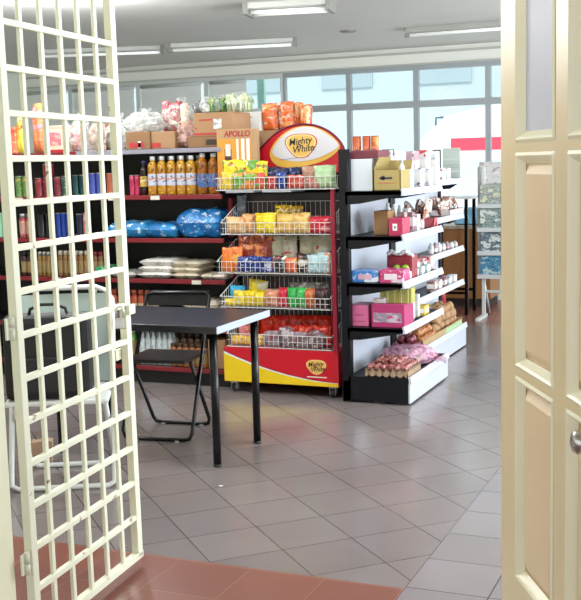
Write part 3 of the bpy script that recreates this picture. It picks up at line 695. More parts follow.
for i, lab in enumerate(('lowest cream sack right of the white stack', 'middle cream sack right of the white stack', 'topmost cream sack right of the white stack')):
    xa, xb = W2(168.5 - i, 197 + 2 * i, Y, z3 + .05); sack(lab, xa + .012, xb, Y + .01, Y + .28, z3 + i * hz * .9, hz * .9, bsk, group='stacked cream sacks', rz=-.02 * i)
for px0, px1, k, lab in ((200, 212, 0, 'thin flat packet lying right of the cream sacks'), (211.5, 225, 1, 'thin flat packet with red end at the shelf corner')):
    xa, xb = W2(px0, px1, Y, z3 + .02); sack(lab, xa, xb, Y, Y + .2, z3, .036, pk if k else bsk, name='flat_packet', cat='packet')
sack_px('green packet lying beside the small brown jars', 94, 107, 267, Y, z3, pack('#2f8a5c', '#56a878', '#cfd8cf', 14), .2, name='packet', cat='packet')
sack_px('pale and red packet behind the gate edge', 109, 135, 272, Y, z3, pack('#b8b6b0', '#cfcbc2', '#8c2438', 9), .22, name='packet', cat='packet')
zj = SZ['jar'] + .001
for i, (px0, px1, lab) in enumerate(((183, 219, 'lowest red and white packet on the jar shelf'), (184, 219, 'second red and white packet on the jar shelf'), (181, 218, 'topmost red and white packet on the jar shelf'))):
    xa, xb = W2(px0, px1, Y, zj + .1); sack(lab, xa, xb, Y, Y + .26, zj + i * .062, .062, pack('#d6cbbb', '#e0d6c8', '#a8202f', 8, .4, i), name='packet', cat='packet', group='red and white packets')
zl = SZ['low'] + .001
for i in range(2):
    xa, xb = W2(136 + 17 * i, 152.5 + 17 * i, Y, zl + .1)
    t = thing('bottle_bundle', ('shrink wrapped clear bottle bundle beside the green bottle', 'shrink wrapped clear bottle bundle nearest the little jars')[i], 'bottle bundle', ((xa + xb) / 2, Y + .12, zl), 0, 'shrink wrapped bottle bundles')
    w = (xb - xa) / 3
    for a in range(3):
        for c in range(2):
            MB().lathe([(0, 0), (w * .44, 0), (w * .46, .01), (w * .42, .06), (w * .46, .12), (w * .46, .17), (w * .2, .215), (w * .2, .235), (0, .235)], 12).build('bottle', mat('#c6ced2', .08, 0, .05, 12), t, loc=((a - 1) * w, -.06 + c * w, 0))
    MB().box(-1.5 * w, 1.5 * w, -.06 - w / 2, -.06 + 1.5 * w, 0, .19, .012).build('shrink_wrap', film('#e2e8ea', .30), t)
xa, xb = W2(207, 224, Y, zl + .1); carton('carton', 'small brown carton at the right end of the bottom shelf', 'carton', xa, xb, Y + .02, Y + .2, zl, zl + .2, card)
xa, xb = W2(186, 212, Y, zl + .1)

# on the shelf top
Yt = SY + .05
clear = film('#e6e8e6', .42, .12); clear2 = film('#dfe2e0', .30, .12); grey_f = film('#d0d1cd', .6, .12)
x0, x1 = W2(15, 24, Yt, zt + .1)
packet('tall yellow packet standing on the shelf top behind the gate', 15, 24, 113, Yt, zt, pack('#d9c94a', '#e6dc8c', '#c94a3a', 9), .07, over=1.0)
packet('leaning orange and pink packet, tallest behind the gate', 30, 43, 103, Yt, zt, pack('#d97a4c', '#d98a9c', '#e0c25a', 12), .09, roll=.06)
packet('red packet tucked beside the leaning orange packet', 41, 47, 128, Yt + .1, zt, pack('#c0353a', '#e0c8b8', '#a02a30', 14), .05)
film_bag('clear bag of pink packets on the shelf top behind the gate', 65, 82, 112, Yt, zt, clear, .2)
packet('pink packet inside the clear bag behind the gate', 71, 80, 128, Yt + .07, zt + .005, pack('#c96a6a', '#d9a08c', '#e0cfc0', 12), .05)
film_bag('peach tinted bag on the shelf top behind the gate', 84, 99, 117, Yt, zt, film('#d6b9a6', .5, .15), .2)
film_bag('clear bag of brown packets beside the gate edge', 100, 122, 112, Yt + .03, zt, clear, .22)
packet('brown packet inside the clear bag beside the gate edge', 104, 114, 118, Yt + .1, zt + .005, pack('#6d4a3a', '#a08a78', '#4a2f28', 14), .06)
film_bag('heap of crumpled clear bags over the open carton', 119, 158, 107, Yt + .1, zt + .123, grey_f, .2)
film_bag('small crumpled clear bag at the left of the heap', 121, 138, 112, Yt, zt + .123, clear, .14)
for i, (a, c_, col) in enumerate(((162, 169, '#b5505c'), (168, 176, '#a8262f'), (175, 181, '#8f1d28'), (180, 188, '#c9a070'))):
    packet('%s packet from left standing in the tall clear bag' % ORD[i], a, c_, 101 + i % 2 * 2, Yt + .30, zt + .10, pack(col, '#d9c8b0', col, 13, .3, i), .05, group='packets in the tall clear bag')
tb = carton('packet_box', 'box under the red packets behind the tilted carton', 'box', *W2(158, 190, Yt + .28, zt), Yt + .26, Yt + .44, zt, zt + .098, card_d)
film_bag('tall clear bag holding red packets on the shelf top', 159, 192, 96, Yt + .245, zt + .10, clear2, .17)
film_bag('pink tinted clear bag spilling over beside the wide carton', 172, 193, 117, Yt, zt, film('#d9b0a8', .5, .14), .2)
packet('brown and red packet low inside the pink tinted bag', 176, 188, 135, Yt + .07, zt + .005, pack('#a06a4a', '#8f2a30', '#d9c8a8', 15), .06)
zc = zt + .073 + .155 + .001
film_bag('grey bag behind the white knotted bag', 190, 200, 100, Yt + .03, zc, film('#7d7f7c', .8), .12)
film_bag('white knotted plastic bag on the wide carton', 197, 207, 96, Yt + .01, zc, film('#e0e0da', .7), .10)
def veg(label, px0, px1, pytop, n, cols, dep=.16):
    """a clear bag of upright leafy shoots"""
    rnd = random.Random(px0); xa, xb = W2(px0, px1, Yt + .03, zc + .05); h = ztop((px0 + px1) / 2, pytop, Yt + .03) - zc
    t = thing('bagged_greens', label, 'vegetables', ((xa + xb) / 2, Yt + .11, zc)); w = (xb - xa) / 2
    b = MB()
    for k in range(n):
        x, y = rnd.uniform(-w, w) * .85, rnd.uniform(-dep, dep) * .4; a = rnd.uniform(-.25, .25); hh = h * rnd.uniform(.6, .92)
        b.use(mat(cols[k % len(cols)], .5)); q = .006
        b.tube([(x, y, 0), (x + a * .04, y, hh * .5), (x + a * hh, y + .01, hh * .85)], [q * .6, q, q * .5], 5)
        for s in (-1, 1): b.quad((x + a * .05, y, hh * .5), (x + s * .022, y - .006, hh * .72), (x + a * hh, y, hh), (x + a * .1, y + .004, hh * .7))
    b.build('shoots', None, t)
    crumple(2 * w, dep, h, px0, amp=.18).build('clear_bag', film('#e9efe9', .22, .1), t, weld=True)
veg('bag of green leafy shoots on the wide carton', 206, 223, 94, 46, ['#4f8a35', '#6fa84a', '#3f6f2c', '#a8b55a'])
veg('bag of pale bean sprouts on the wide carton', 221, 248, 91, 60, ['#d3d7a8', '#b8c98a', '#e0e0c6', '#8fae6a'])

# ------------------------------------------------------------------ narrow black stack behind the snack rack, carrying cartons
t = thing('shelving_unit', 'narrow black shelving standing behind the snack rack', 'shelving unit', (-2.78, 6.80, 0))
for z in (.1, .5, .9, 1.3, 1.49): MB().box(-.40, .40, 0, .42, z - .03, z).build('shelf', shelf_blk, t)
MB().box(-.40, .40, .42, .44, 0, 1.49).build('back_panel', shelf_blk, t)
for s in (-1, 1): MB().box(s * .40 - .012, s * .40 + .012, 0, .44, 0, 1.49).build('side_panel', shelf_blk, t)
ct = 1.725
x0, x1 = W2(238, 312, 6.84, 1.6); carton('carton', 'plain brown carton behind the snack rack sign', 'carton', x0, min(x1, -2.39), 6.84, 7.2, 1.491, ct, card_l)
x0, x1 = W2(240.5, 260, 6.86, ct + .05); carton('box', 'white box beside the orange snack bags', 'box', x0, x1, 6.86, 7.06, ct + .001, ztop(250, 112, 6.86), white, panel=[(.15, .6, .70, .76, mat('#8a7a78', .6), 'print')])
# orange snack bags standing on it
for i, (a, c_, top, dy) in enumerate(((261, 275, 103, .03), (272, 280, 105, .12), (279, 292, 101, .03), (290, 300, 102, .08), (299, 309, 104, .03))):
    SEED[0] += 1
    packet('%s orange snack bag from left behind the rack sign' % ORD[i], a, c_, top, 6.85 + dy, ct + .001, pack('#d9642f', '#e39a5c', '#c9c2b0', 13, .25, i), .09, group='orange snack bags on the carton', over=1.08)

# ------------------------------------------------------------------ red wire snack rack on castors
RX, RY = -2.765, 6.30
rack = thing('snack_rack', 'red snack rack with white wire baskets and oval sign, on castors', 'display rack', (RX, RY, 0))
wire_m = mat('#d9d9d6', .35, .1, .04, 6); red_p = mat('#c21527', .32, 0, .05, 5); maroon = mat('#8f1530', .35, 0, .06, 6); yel = mat('#e8c51c', .35, 0, .05, 5)
hx = .405
b = MB(); b.box(-hx, hx, 0, .36, .075, .305, .004); b.build('base_box', red_p, rack)
# yellow swoosh with white line on the base front
def curve_z(u): return .265 - .165 * (1 - (1 - u) ** 1.9)
N = 24
for (nm, m, o0, o1, yy) in (('yellow_swoosh', yel, None, 0, -.0015), ('white_line', mat('#ece8df', .4, 0, .03, 5), 0, .014, -.002), ('dark_line', mat('#4a1a4a', .4), .014, .019, -.002)):
    b = MB()
    for k in range(N):
        u0, u1 = k / N, (k + 1) / N; xa, xb = -hx + .003 + (2 * hx - .006) * u0, -hx + .003 + (2 * hx - .006) * u1
        lo0, lo1 = (.078, .078) if o0 is None else (curve_z(u0) + o0 * (1 - .8 * u0), curve_z(u1) + o0 * (1 - .8 * u1))
        h0, h1 = curve_z(u0) + o1 * (1 - .7 * u0), curve_z(u1) + o1 * (1 - .7 * u1)
        b.quad((xa, yy, lo0), (xb, yy, lo1), (xb, yy, h1), (xa, yy, h0))
    b.build(nm, m, rack)
cast_m = mat('#b8b8b6', .25, .6, .05, 10)
for sx in (-1, 1):
    for sy in (.05, .31):
        c = MB().lathe([(0, -.014), (.026, -.014), (.030, -.008), (.030, .008), (.026, .014), (0, .014)], 18).build('castor', blk, rack, loc=(sx * (hx - .055), sy, .030), rot=(0, PI / 2, 0))
        f = MB(); f.box(-.045, -.032, -.022, .022, -.024, .024); f.box(-.04, .010, -.02, .02, -.021, -.017); f.box(-.04, .010, -.02, .02, .017, .021); f.build('castor_fork', cast_m, c)
xl_ = wx(229.5, RY + .27, 1.2) - RX
MB().box(xl_ - .014, xl_ + .014, .275, .30, .06, 1.36, .003).build('side_post', maroon, rack)
MB().box(.378, .405, -.012, .018, .30, 1.333, .003).build('side_post', maroon, rack)
# arched tube and the sign under it, outlines surveyed on the sign's plane
def outline(pts, Y=RY + .272): return [(ony(px, py, Y).x - RX, ony(px, py, Y).z) for px, py in pts]
arch = [(256.5, 172), (256.5, 157), (258, 151), (262.5, 146.5), (270, 138), (279, 130.7), (290, 125.8), (302, 123.8), (315, 124.8), (327, 129.5), (337, 137), (344, 146.5), (346.5, 158), (346.5, 172)]
ao = outline(arch)
fine = []
for (x0, z0), (x1, z1) in zip(ao[:-1], ao[1:]): fine += [(x0 + (x1 - x0) * k / 3, z0 + (z1 - z0) * k / 3) for k in range(3)]
fine.append(ao[-1])
for _ in range(2): fine = [fine[0]] + [((fine[k - 1][0] + 2 * fine[k][0] + fine[k + 1][0]) / 4, (fine[k - 1][1] + 2 * fine[k][1] + fine[k + 1][1]) / 4) for k in range(1, len(fine) - 1)] + [fine[-1]]
MB().tube([(x, .272, z) for x, z in fine], .0065, 8).build('sign_arch', mat('#6d1830', .3, .1, .05, 6), rack)
MB().prism([(x, z) for x, z in fine], .276, .282, 'y').build('sign_board', red_p, rack)
def smooth_poly(P, n=2):
    for _ in range(n):
        Q = []
        for k in range(len(P)):
            a, c_ = P[k], P[(k + 1) % len(P)]; Q += [(.75 * a[0] + .25 * c_[0], .75 * a[1] + .25 * c_[1]), (.25 * a[0] + .75 * c_[0], .25 * a[1] + .75 * c_[1])]
        P = Q
    return P
gold = [(269.5, 153), (272, 146.5), (277, 139.5), (284, 132.8), (293, 127.8), (304, 125.6), (316, 126.8), (327, 132), (335, 138.4), (341.5, 146), (336, 153), (328, 159), (318, 163), (306, 166), (294, 167.5), (284, 167.5), (276, 165.5), (271, 160)]
pale = [(272, 152), (275, 145.5), (280, 138.8), (287, 132.7), (296, 128.2), (305, 126.4), (316, 127.6), (326, 132.8), (334, 139), (340.5, 146), (334, 150.2), (326, 154.8), (316, 158.7), (304, 161.4), (293, 161.5), (283, 159.5), (275, 156.5)]
MB().prism(smooth_poly(outline(gold)), .270, .2755, 'y').build('sign_leaf_gold', mat('#dfae48', .35, 0, .04, 6), rack)
MB().prism(smooth_poly(outline(pale)), .266, .2695, 'y').build('sign_leaf_pale', mat('#cfccd0', .35, 0, .04, 6), rack)
def badge(cx, cz, s, y, parent, t1, t2):
    def tri(k):
        P = []
        for i in range(48):
            a = 2 * PI * i / 48; r = s * k * (1 + .10 * math.cos(3 * (a + PI / 2))) * 1.0
            P.append((cx + 1.22 * r * math.cos(a), cz + .88 * r * math.sin(a)))
        return P
    MB().prism(tri(1.0), y - .002, y, 'y').build('badge_rim', mat('#c43a2a', .35, 0, .04, 6), parent)
    MB().prism(tri(.93), y - .003, y - .0021, 'y').build('badge_edge', mat('#ecdca0', .35, 0, .04, 6), parent)
    MB().prism(tri(.86), y - .0045, y - .0031, 'y').build('badge', mat('#e0b256', .35, 0, .12, 18), parent)
    lettering('Mighty', s * .70, mat('#23252c', .5), parent, (cx - s * .06, y - .0052, cz + s * .24), (PI / 2, -.10, 0), .25, 'lettering', .95, s * .008)
    lettering('White', s * .70, mat('#23252c', .5), parent, (cx + s * .16, y - .0052, cz - s * .30), (PI / 2, -.10, 0), .25, 'lettering', .95, s * .008)
bc = ony(301, 144.8, RY + .266); badge(bc.x - RX, bc.z, .090, .2658, rack, '', '')
b = MB(); b.prism([(-.07, 1.520), (.13, 1.538), (.13, 1.541), (-.07, 1.523)], .2640, .2655, 'y'); b.build('sign_underline', mat('#5a5f86', .4), rack)
badge(.255, .205, .058, -.001, rack, '', '')
MB().box(.19, .325, -.003, -.0005, .133, .139).build('base_underline', mat('#e8ded0', .4), rack)

def basket(x0, x1, yf, yb, zf, lip, back, side, step=.034, floor_drop=0):
    """white wire basket: floor, front lip, sloping sides, wire back"""
    b = MB(); r = .0017; R = .0030
    n = max(4, round((x1 - x0) / step)); xs = [x0 + (x1 - x0) * k / n for k in range(n + 1)]
    b.wire((x0, yf, zf + lip), (x1, yf, zf + lip), R); b.wire((x0, yf, zf + lip * .5), (x1, yf, zf + lip * .5), r); b.wire((x0, yf, zf), (x1, yf, zf), R)
    for x in xs:
        b.wire((x, yf, zf + lip), (x, yf, zf), r); b.wire((x, yf, zf), (x, yb, zf), r)
        if back: b.wire((x, yb, zf), (x, yb, zf + back), r)
    if back:
        b.wire((x0, yb, zf + back), (x1, yb, zf + back), R); b.wire((x0, yb, zf + back * .5), (x1, yb, zf + back * .5), r)
    m = 9
    for s, x in ((0, x0), (1, x1)):
        tz = lambda y: zf + lip + (side - lip) * (y - yf) / (yb - yf)
        b.wire((x, yf, zf + lip), (x, yb, zf + side), R); b.wire((x, yf, zf), (x, yb, zf), R)
        for k in range(m + 1):
            y = yf + (yb - yf) * k / m; b.wire((x, y, zf), (x, y, tz(y)), r)
    for k in range(5):
        y = yf + (yb - yf) * k / 4; b.wire((x0, y, zf), (x1, y, zf), r)
    return b
TR = [(-.405, .425, -.03, .25, 1.335, .078, 0, .10), (-.385, .374, -.015, .27, 1.050, .075, .20, .20), (-.415, .372, -.03, .27, .800, .075, .20, .20), (-.405, .365, -.02, .27, .575, .070, .18, .18), (-.375, .365, .0, .27, .312, .085, .22, .20)]
for a in TR: basket(*a).build('wire_basket', wire_m, rack)
for z in (.38, .62, .86, 1.1): MB().box(-.372, .372, .275, .280, z, z + .2).build('back_panel', mat('#3a3136', .5, 0, .2, 9), rack)
for x in (-.36, -.1): MB().box(x, x + .2, .02, .26, 1.318, 1.330).build('cross_plate', mat('#bfc3cc', .4), rack)

# ---- what the baskets hold
def rk(px0, px1, top, tray, row, m, label, t=.07, **k):
    zf = TR[tray][4] + .005; Y = RY + TR[tray][2] + .012 + row
    o = packet(label, px0, px1, top, Y, zf, m, t, **k)
    w = max(v.co.x for v in o.data.vertices) + .004; xl, xr = RX + TR[tray][0] + .006, RX + TR[tray][1] - .006
    o.location.x = min(max(o.location.x, xl + w), xr - w)
    return o
P = pack
yg = [P('#e0c22c', '#5f9a3a', '#8a4a2a', 10, .25, k) for k in range(4)]
g1 = 'yellow and green crisp bags'
for i, (a, c_) in enumerate(((218, 238), (232, 249), (243, 258), (252, 266))):
    rk(a, c_, 160 + i % 2, 0, .06, yg[i], '%s yellow green crisp bag from left, rear of the top tray' % ORD[i], .065, group=g1)
for i, (a, c_) in enumerate(((220, 233), (231, 243), (242, 254), (252, 264))):
    rk(a, c_, 172 + (i % 2), 0, .0, P(('#d9b92c', '#d08a3a', '#d98a3a', '#c94a44')[i], '#6fa040', '#c9483a', 12, .25, i), '%s small bright crisp bag from left, front of the top tray' % ORD[i], .05, group='small crisp bags along the top tray front')
for i, (a, c_) in enumerate(((262, 278), (276, 289), (287, 302))):
    rk(a, c_, 167 + i % 2, 0, .09, P('#1f2547', '#2f3a70', '#11142a', 14, .22, i), '%s dark blue crisp bag from left in the top tray' % ORD[i], .08, group='dark blue crisp bags')
rk(266, 276, 176, 0, .0, P('#b52f3a', '#d9a08a', '#8f1f2c', 14, .25), 'red packet before the dark blue crisp bags', .05)
rk(275, 285, 172, 0, .0, P('#1f3f86', '#4a70b0', '#14234a', 14, .25), 'navy packet at the front of the top tray', .05)
rk(285, 302, 175, 0, .0, P('#b5453a', '#d9907a', '#8f2c2c', 14, .25), 'brick red packet at the front of the top tray', .05)
rk(301, 320, 166, 0, .06, P('#a8806a', '#b8988a', '#a8604f', 10, .3), 'tan packet left of the pale green packet, rear', .06)
rk(303, 319, 178, 0, .0, P('#a8685c', '#c49a8c', '#8f4a44', 14, .3), 'dull pink packet left of the pale green packet, front', .045)
rk(319, 342, 165, 0, .0, P('#a3bf90', '#b8cfa6', '#8fae7c', 6, .3), 'large pale green packet at the right end of the top tray', .08)
xs0, xs1 = W2(217.5, 257, RY + .125, 1.5); sy = RY + .125; zt1 = ztop(237, 129, sy); hb = zt1 - 1.342
st = carton('snack_carton', 'brown carton with red lettering over a gold striped front', 'carton', xs0, xs1, sy, sy + .05, 1.342, zt1, card_l)
z9 = (ztop(235, 139, sy) - 1.342); wq = xs1 - xs0; fx = lambda u: -wq / 2 + wq * u
for u0, u1, m_, nm in ((.01, .86, mat('#d0902c', .45, 0, .08, 6), 'gold_front'),): MB().box(fx(u0), fx(u1), -.0262, -.025, .004, z9).build(nm, m_, st)
for u0, u1 in ((.50, .55), (.62, .70), (.75, .83)): MB().box(fx(u0), fx(u1), -.0272, -.0262, .004, z9).build('white_stripe', white, st)
MB().box(fx(.20), fx(.37), -.0272, -.0262, z9 * .5, z9 * .8).build('picture', mat('#4a3330', .5), st); MB().box(fx(.22), fx(.35), -.028, -.0272, z9 * .66, z9 * .9).build('picture', mat('#d3ccc6', .5), st)
lettering('APOLLO', .052, mat('#a5202c', .5), st, (fx(.52), -.0262, (hb + z9) / 2), (PI / 2, 0, 0), .12, 'lettering', .95, .0012)
rk(224, 242, 217, 1, .0, P('#d6a873', '#c98a5a', '#e0c49a', 12, .3), 'tan crisp bag at the left of the second basket', .07)
rk(240, 254, 214, 1, .03, P('#cf9a62', '#b5704a', '#dcc090', 12, .3), 'light brown crisp bag in the second basket', .07)
rk(253, 275, 213, 1, .0, P('#e3c81f', '#ead85a', '#cfa81a', 8, .25), 'bright yellow crisp bag in the second basket', .08)
rk(274, 293, 214, 1, .0, P('#d6ac58', '#e0bf7a', '#c08a3a', 9, .28), 'gold crisp bag right of the bright yellow one', .08)
rk(291, 309, 213, 1, .0, P('#d8b468', '#e0c283', '#c4924a', 9, .28, 3), 'gold crisp bag beside the red packets', .08)
rk(272, 290, 205, 1, .11, P('#9a7a1e', '#c9a52a', '#5f4818', 13, .25), 'olive gold crisp bag behind the gold ones, left', .07)
rk(286, 302, 206, 1, .12, P('#8f701e', '#bf9a2a', '#4f3c16', 13, .25), 'olive gold crisp bag behind the gold ones, right', .07)
rk(308, 321, 217, 1, .0, P('#bf2036', '#d64a58', '#8a1426', 14, .28), 'red packet left at the right end of the second basket', .06)
rk(319, 334, 216, 1, .01, P('#c4243a', '#d8808a', '#95182a', 14, .28, 2), 'red packet at the far right of the second basket', .06)
rk(222, 232, 196, 1, .20, P('#55565e', '#77787f', '#3c3d45', 14, .3), 'grey packet at the back left of the second basket', .05)
rk(220, 231, 248, 2, .0, P('#e0762a', '#eaa04a', '#c9501f', 12, .25), 'orange packet at the left end of the third basket', .06)
rk(230, 242, 247, 2, .03, P('#dd6f2c', '#e8b05a', '#c04a22', 12, .25, 2), 'second orange packet in the third basket', .06)
for i, (a, c_, tp, rw) in enumerate(((236, 250, 236, .15), (247, 262, 234, .16), (258, 272, 236, .15), (240, 254, 245, .10), (252, 267, 244, .10))):
    rk(a, c_, tp, 2, rw, P('#8f3324', '#c9763a', '#5a1c18', 22, .28, i), ('left rear', 'middle rear', 'right rear', 'left front', 'right front')[i] + ' russet nut packet heaped in the third basket', .055, group='russet nut packets')
for i, (a, c_) in enumerate(((265, 281), (281, 297), (297, 313), (313, 331))):
    rk(a, c_, 236, 2, .17, P('#b9b39a', '#c2beac', '#b5303a', 8, .3, i), '%s pale and red tall packet from left, third basket back' % ORD[i], .07, group='pale and red tall packets')
rk(236, 247, 257, 2, .0, P('#20357c', '#c9ccd6', '#16214f', 14, .25), 'blue packet left of the navy packets, third basket', .05)
rk(246, 259, 256, 2, .0, P('#1c2d78', '#324aa0', '#d3d3d8', 14, .25, 4), 'navy packet in the middle of the third basket', .05)
rk(258, 271, 257, 2, .0, P('#1b2a6a', '#2f44a0', '#b9bcc9', 14, .25, 7), 'navy packet beside the black packets, third basket', .05)
rk(271, 285, 256, 2, .0, P('#25222a', '#d9cfc4', '#c4402f', 12, .28), 'black and white packet in the third basket', .05)
rk(284, 296, 258, 2, .0, P('#d3603a', '#e0b04a', '#d8cfc0', 15, .28), 'orange striped packet in the third basket', .05)
rk(295, 309, 254, 2, .02, P('#1f1d22', '#c9c2b5', '#b53a2c', 10, .28, 3), 'black packet beside the pale blue packets', .05)
rk(306, 320, 255, 2, .0, P('#a9c6cc', '#c4d6d8', '#c97a4a', 8, .3), 'pale blue packet in the third basket, left', .06)
rk(318, 332, 253, 2, .0, P('#a4c0c8', '#bcd0d4', '#cf8a5a', 8, .3, 5), 'pale blue packet in the third basket, right end', .06)
# fourth basket
rk(219, 234, 286, 3, .08, P('#2fa3cf', '#5abde0', '#1f86b5', 7, .3), 'cyan packet at the left of the fourth basket', .08)
for i, (a, c_, tp, rw) in enumerate(((221, 233, 299, .0), (231, 245, 291, .01), (243, 255, 291, .01), (252, 264, 292, .01))):
    rk(a, c_, tp, 3, rw, P('#e2c41a', '#ead24a', '#cfaa12', 7, .28, i), '%s yellow packet from left in the fourth basket' % ORD[i], .07, group='yellow packets in the fourth basket')
rk(245, 265, 280, 3, .11, P('#e0c622', '#d9d3b8', '#cfb01a', 6, .3, 9), 'yellow packet leaning behind the other yellow packets', .06, roll=.14)
rk(262, 278, 290, 3, .0, P('#c98a6a', '#d4a084', '#b5704f', 6, .35), 'salmon packet in the fourth basket', .08)
rk(277, 287, 288, 3, .0, P('#c21f3a', '#d84a5c', '#9a1428', 10, .28), 'narrow crimson packet in the fourth basket', .07)
rk(286, 296, 288, 3, .0, P('#35a04a', '#5abf68', '#22803a', 7, .22), 'green packet beside the crimson packet', .07)
rk(295, 305, 288, 3, .0, P('#38a84e', '#62c470', '#22863c', 7, .22, 3), 'green packet beside the orange brown packet', .07)
rk(303, 314, 289, 3, .0, P('#b5602f', '#cf8a5a', '#8a3f22', 12, .28), 'orange brown packet in the fourth basket', .07)
rk(313, 323, 289, 3, .0, P('#3a2026', '#5a343a', '#22121a', 12, .2), 'dark plum packet in the fourth basket, left', .07)
rk(321, 331, 289, 3, .0, P('#341c24', '#553038', '#1e1018', 12, .2, 5), 'dark plum packet in the fourth basket, right', .07)
for i, (a, c_) in enumerate(((288, 303), (302, 316), (314, 328))):
    rk(a, c_, 283, 3, .12, P('#8f8a88', '#d6d3d0', '#5f5a5a', 9, .15, i), '%s silver topped packet from left, fourth basket back' % ORD[i], .06, group='silver topped packets')
# bottom bin
for i, (a, c_) in enumerate(((256, 273), (271, 287), (285, 302), (300, 316), (314, 331))):
    rk(a, c_, 316, 4, .15, P('#cf2418', '#e0482a', '#a8160f', 9, .25, i), '%s red crisp bag from left, rear of the bottom basket' % ORD[i], .08, group='red crisp bags at the back')
for i, (a, c_) in enumerate(((280, 296), (295, 312), (311, 329))):
    rk(a, c_, 326, 4, .06, P('#c92a1c', '#e06a3a', '#a51c12', 11, .25, 6 + i), '%s red crisp bag from left, front of the bottom basket' % ORD[i], .07, group='red crisp bags at the front')
rk(228, 240, 336, 4, .01, P('#dfb23a', '#e6c86a', '#cf9a2a', 8, .3), 'amber packet at the left of the bottom basket', .07)
rk(239, 251, 337, 4, .01, P('#d9a838', '#e0c470', '#c4902c', 8, .3, 2), 'amber packet second from left in the bottom basket', .07)
rk(250, 262, 336, 4, .01, P('#dcb048', '#e2c884', '#b57a3a', 8, .3, 4), 'amber packet third from left in the bottom basket', .07)
rk(226, 242, 323, 4, .10, P('#c9747a', '#d9a49c', '#c04a44', 14, .25), 'rosy packet behind the amber packets, left', .07)
rk(240, 257, 321, 4, .11, P('#c9683a', '#dc9a6a', '#8f3026', 14, .25), 'orange red packet behind the amber packets, right', .07)
for i, (a, c_, tp) in enumerate(((262, 281, 331), (276, 293, 327), (291, 308, 332), (305, 324, 330))):
    zf = TR[4][4] + .006
    film_bag('%s clear packet of dark sweets from left, bottom basket front' % ORD[i], a, c_, tp, RY + .012, zf, P('#6d5a62', '#b8aab0', '#8a3c40', 20, .12, i) if i % 2 else film('#a89aa2', .75, .1), .05, False, 'sweet_packet', 'clear packets of dark sweets')

# ------------------------------------------------------------------ gondola shelving on the right
def wy(px, X, z):
    k = px - 290.5; dz = z - EYE
    return -(k * (R2.x * X + R2.z * dz) - F_PX * (R0.x * X + R0.z * dz)) / (k * R2.y - F_PX * R0.y)
gblk = mat('#0a0a11', .45, 0, .1, 7, spec=.3); gwhite = mat('#c6cad6', .4, 0, .04, 4); rail_w = mat('#bcbfcb', .35, 0, .03, 8)
XB = -2.285
def gondola(label, y0, y1, xf, xfb, zs, zb, near):
    t = thing('gondola_shelf', label, 'shelf unit', (XB, y0, 0), 0, 'gondola shelves')
    L = y1 - y0
    MB().box(-.012, .012, .01, L - .01, .1, 1.56).build('back_panel', gwhite, t, 'pale back panel')
    for y in ((0, L - .05)): MB().box(-.028, .030, y, y + .05, 0, 1.575, .004).build('upright', gblk, t)
    b = MB(); b.box(-.028, xfb - XB - .012, 0, L, .012, zb - .03); b.build('base', gblk, t)
    MB().box(xfb - XB - .012, xfb - XB, .004, L - .002, .012, zb - .032, .002).build('base_front', rail_w, t, 'white base front')
    d = MB(); d.box(.012, xfb - XB - .006, 0, L, zb - .03, zb); d.build('base_deck', gblk, t)
    m = MB(); m.prism([(xfb - XB - .01, zb - .036), (xfb - XB + .012, zb - .03), (xfb - XB + .004, zb + .012), (xfb - XB - .01, zb + .008)], 0, L, 'y'); m.build('price_rail', rail_w, t)
    for z in zs:
        w = xf - XB
        s = MB().box(.012, w, 0, L, z - .022, z).build('shelf', gblk, t)
        for y in (0, L - .008):
            b = MB(); b.prism([(.012, z - .078), (.1, z - .074), (w - .03, z - .032), (w, z - .024), (w, z + .001), (.012, z + .001)], y, y + .008, 'y'); b.build('bracket', gblk, s)
        r = MB(); r.prism([(w - .002, z - .03), (w + .018, z - .028), (w + .006, z + .014), (w - .004, z + .012)], .002, L - .002, 'y'); r.build('price_rail', rail_w, s)
    return t
G1 = (1.315, 1.040, .752, .474); G2 = (1.335, 1.06, .80, .53)
gondola('near black gondola shelf with white price rails beside the snack rack', 6.245, 7.16, -1.915, -1.875, G1, .168, True)
gondola('far black gondola shelf behind the near one, towards the windows', 7.165, 8.45, -2.085, -2.06, G2, .185, False)

def gcart(label, px0, px1, pytop, Y, dep, zi, m, zs=None, name='carton', cat='box', **k):
    z = (G1[zi] if zs is None else zs) + .0015
    xa, xb = W2(px0, px1, Y, z + .04); return carton(name, label, cat, xa, xb, Y, Y + dep, z, ztop((px0 + px1) / 2, pytop, Y), m, **k)
pinkc = mat('#a83266', .4, 0, .08, 9); kraft = mat('#a08d55', .65, 0, .06, 8)
# top shelf
wc = gcart('plain white carton at the left of the gondola top shelf', 351, 372.5, 159, 6.32, .26, 0, mat('#d3d8de', .45, 0, .04, 5), bev=.003)
ztw = ztop(361, 159, 6.32)
gcart('open kraft yellow carton with dark script print on the gondola top', 373.5, 400.5, 170, 6.285, .24, 0, kraft, flap=True, panel=[(.22, .70, .56, .66, mat('#3a3040', .6), 'script_print'), (.30, .42, .52, .72, mat('#3a3040', .6), 'script_print'), (.15, .85, .36, .40, mat('#b0574a', .6), 'print_line')])
dr = carton('box', 'dark red box lying on the plain white carton', 'box', *W2(350.5, 378, 6.33, 1.53), 6.33, 6.55, ztw + .001, ztw + .052, mat('#6a2433', .45, 0, .2, 14))
for i, (a, c_) in enumerate(((351, 359.5), (361, 369), (369.5, 377.5))):
    zz = ztw + .053; xa, xb = W2(a, c_, 6.36, zz + .04); h = ztop(364, 136, 6.36) - zz
    can_proto('tin_can', 'tin', '%s orange tin from left on the dark red box' % ORD[i], (xb - xa) / 2, h, pack('#b8562a', '#c98a4a', '#8f3420', 16, .3, i), mat('#a8452c', .4), ((xa + xb) / 2, 6.39, zz), False, 'orange tins on the dark red box')
xa, xb = W2(379, 386, 6.36, 1.56)
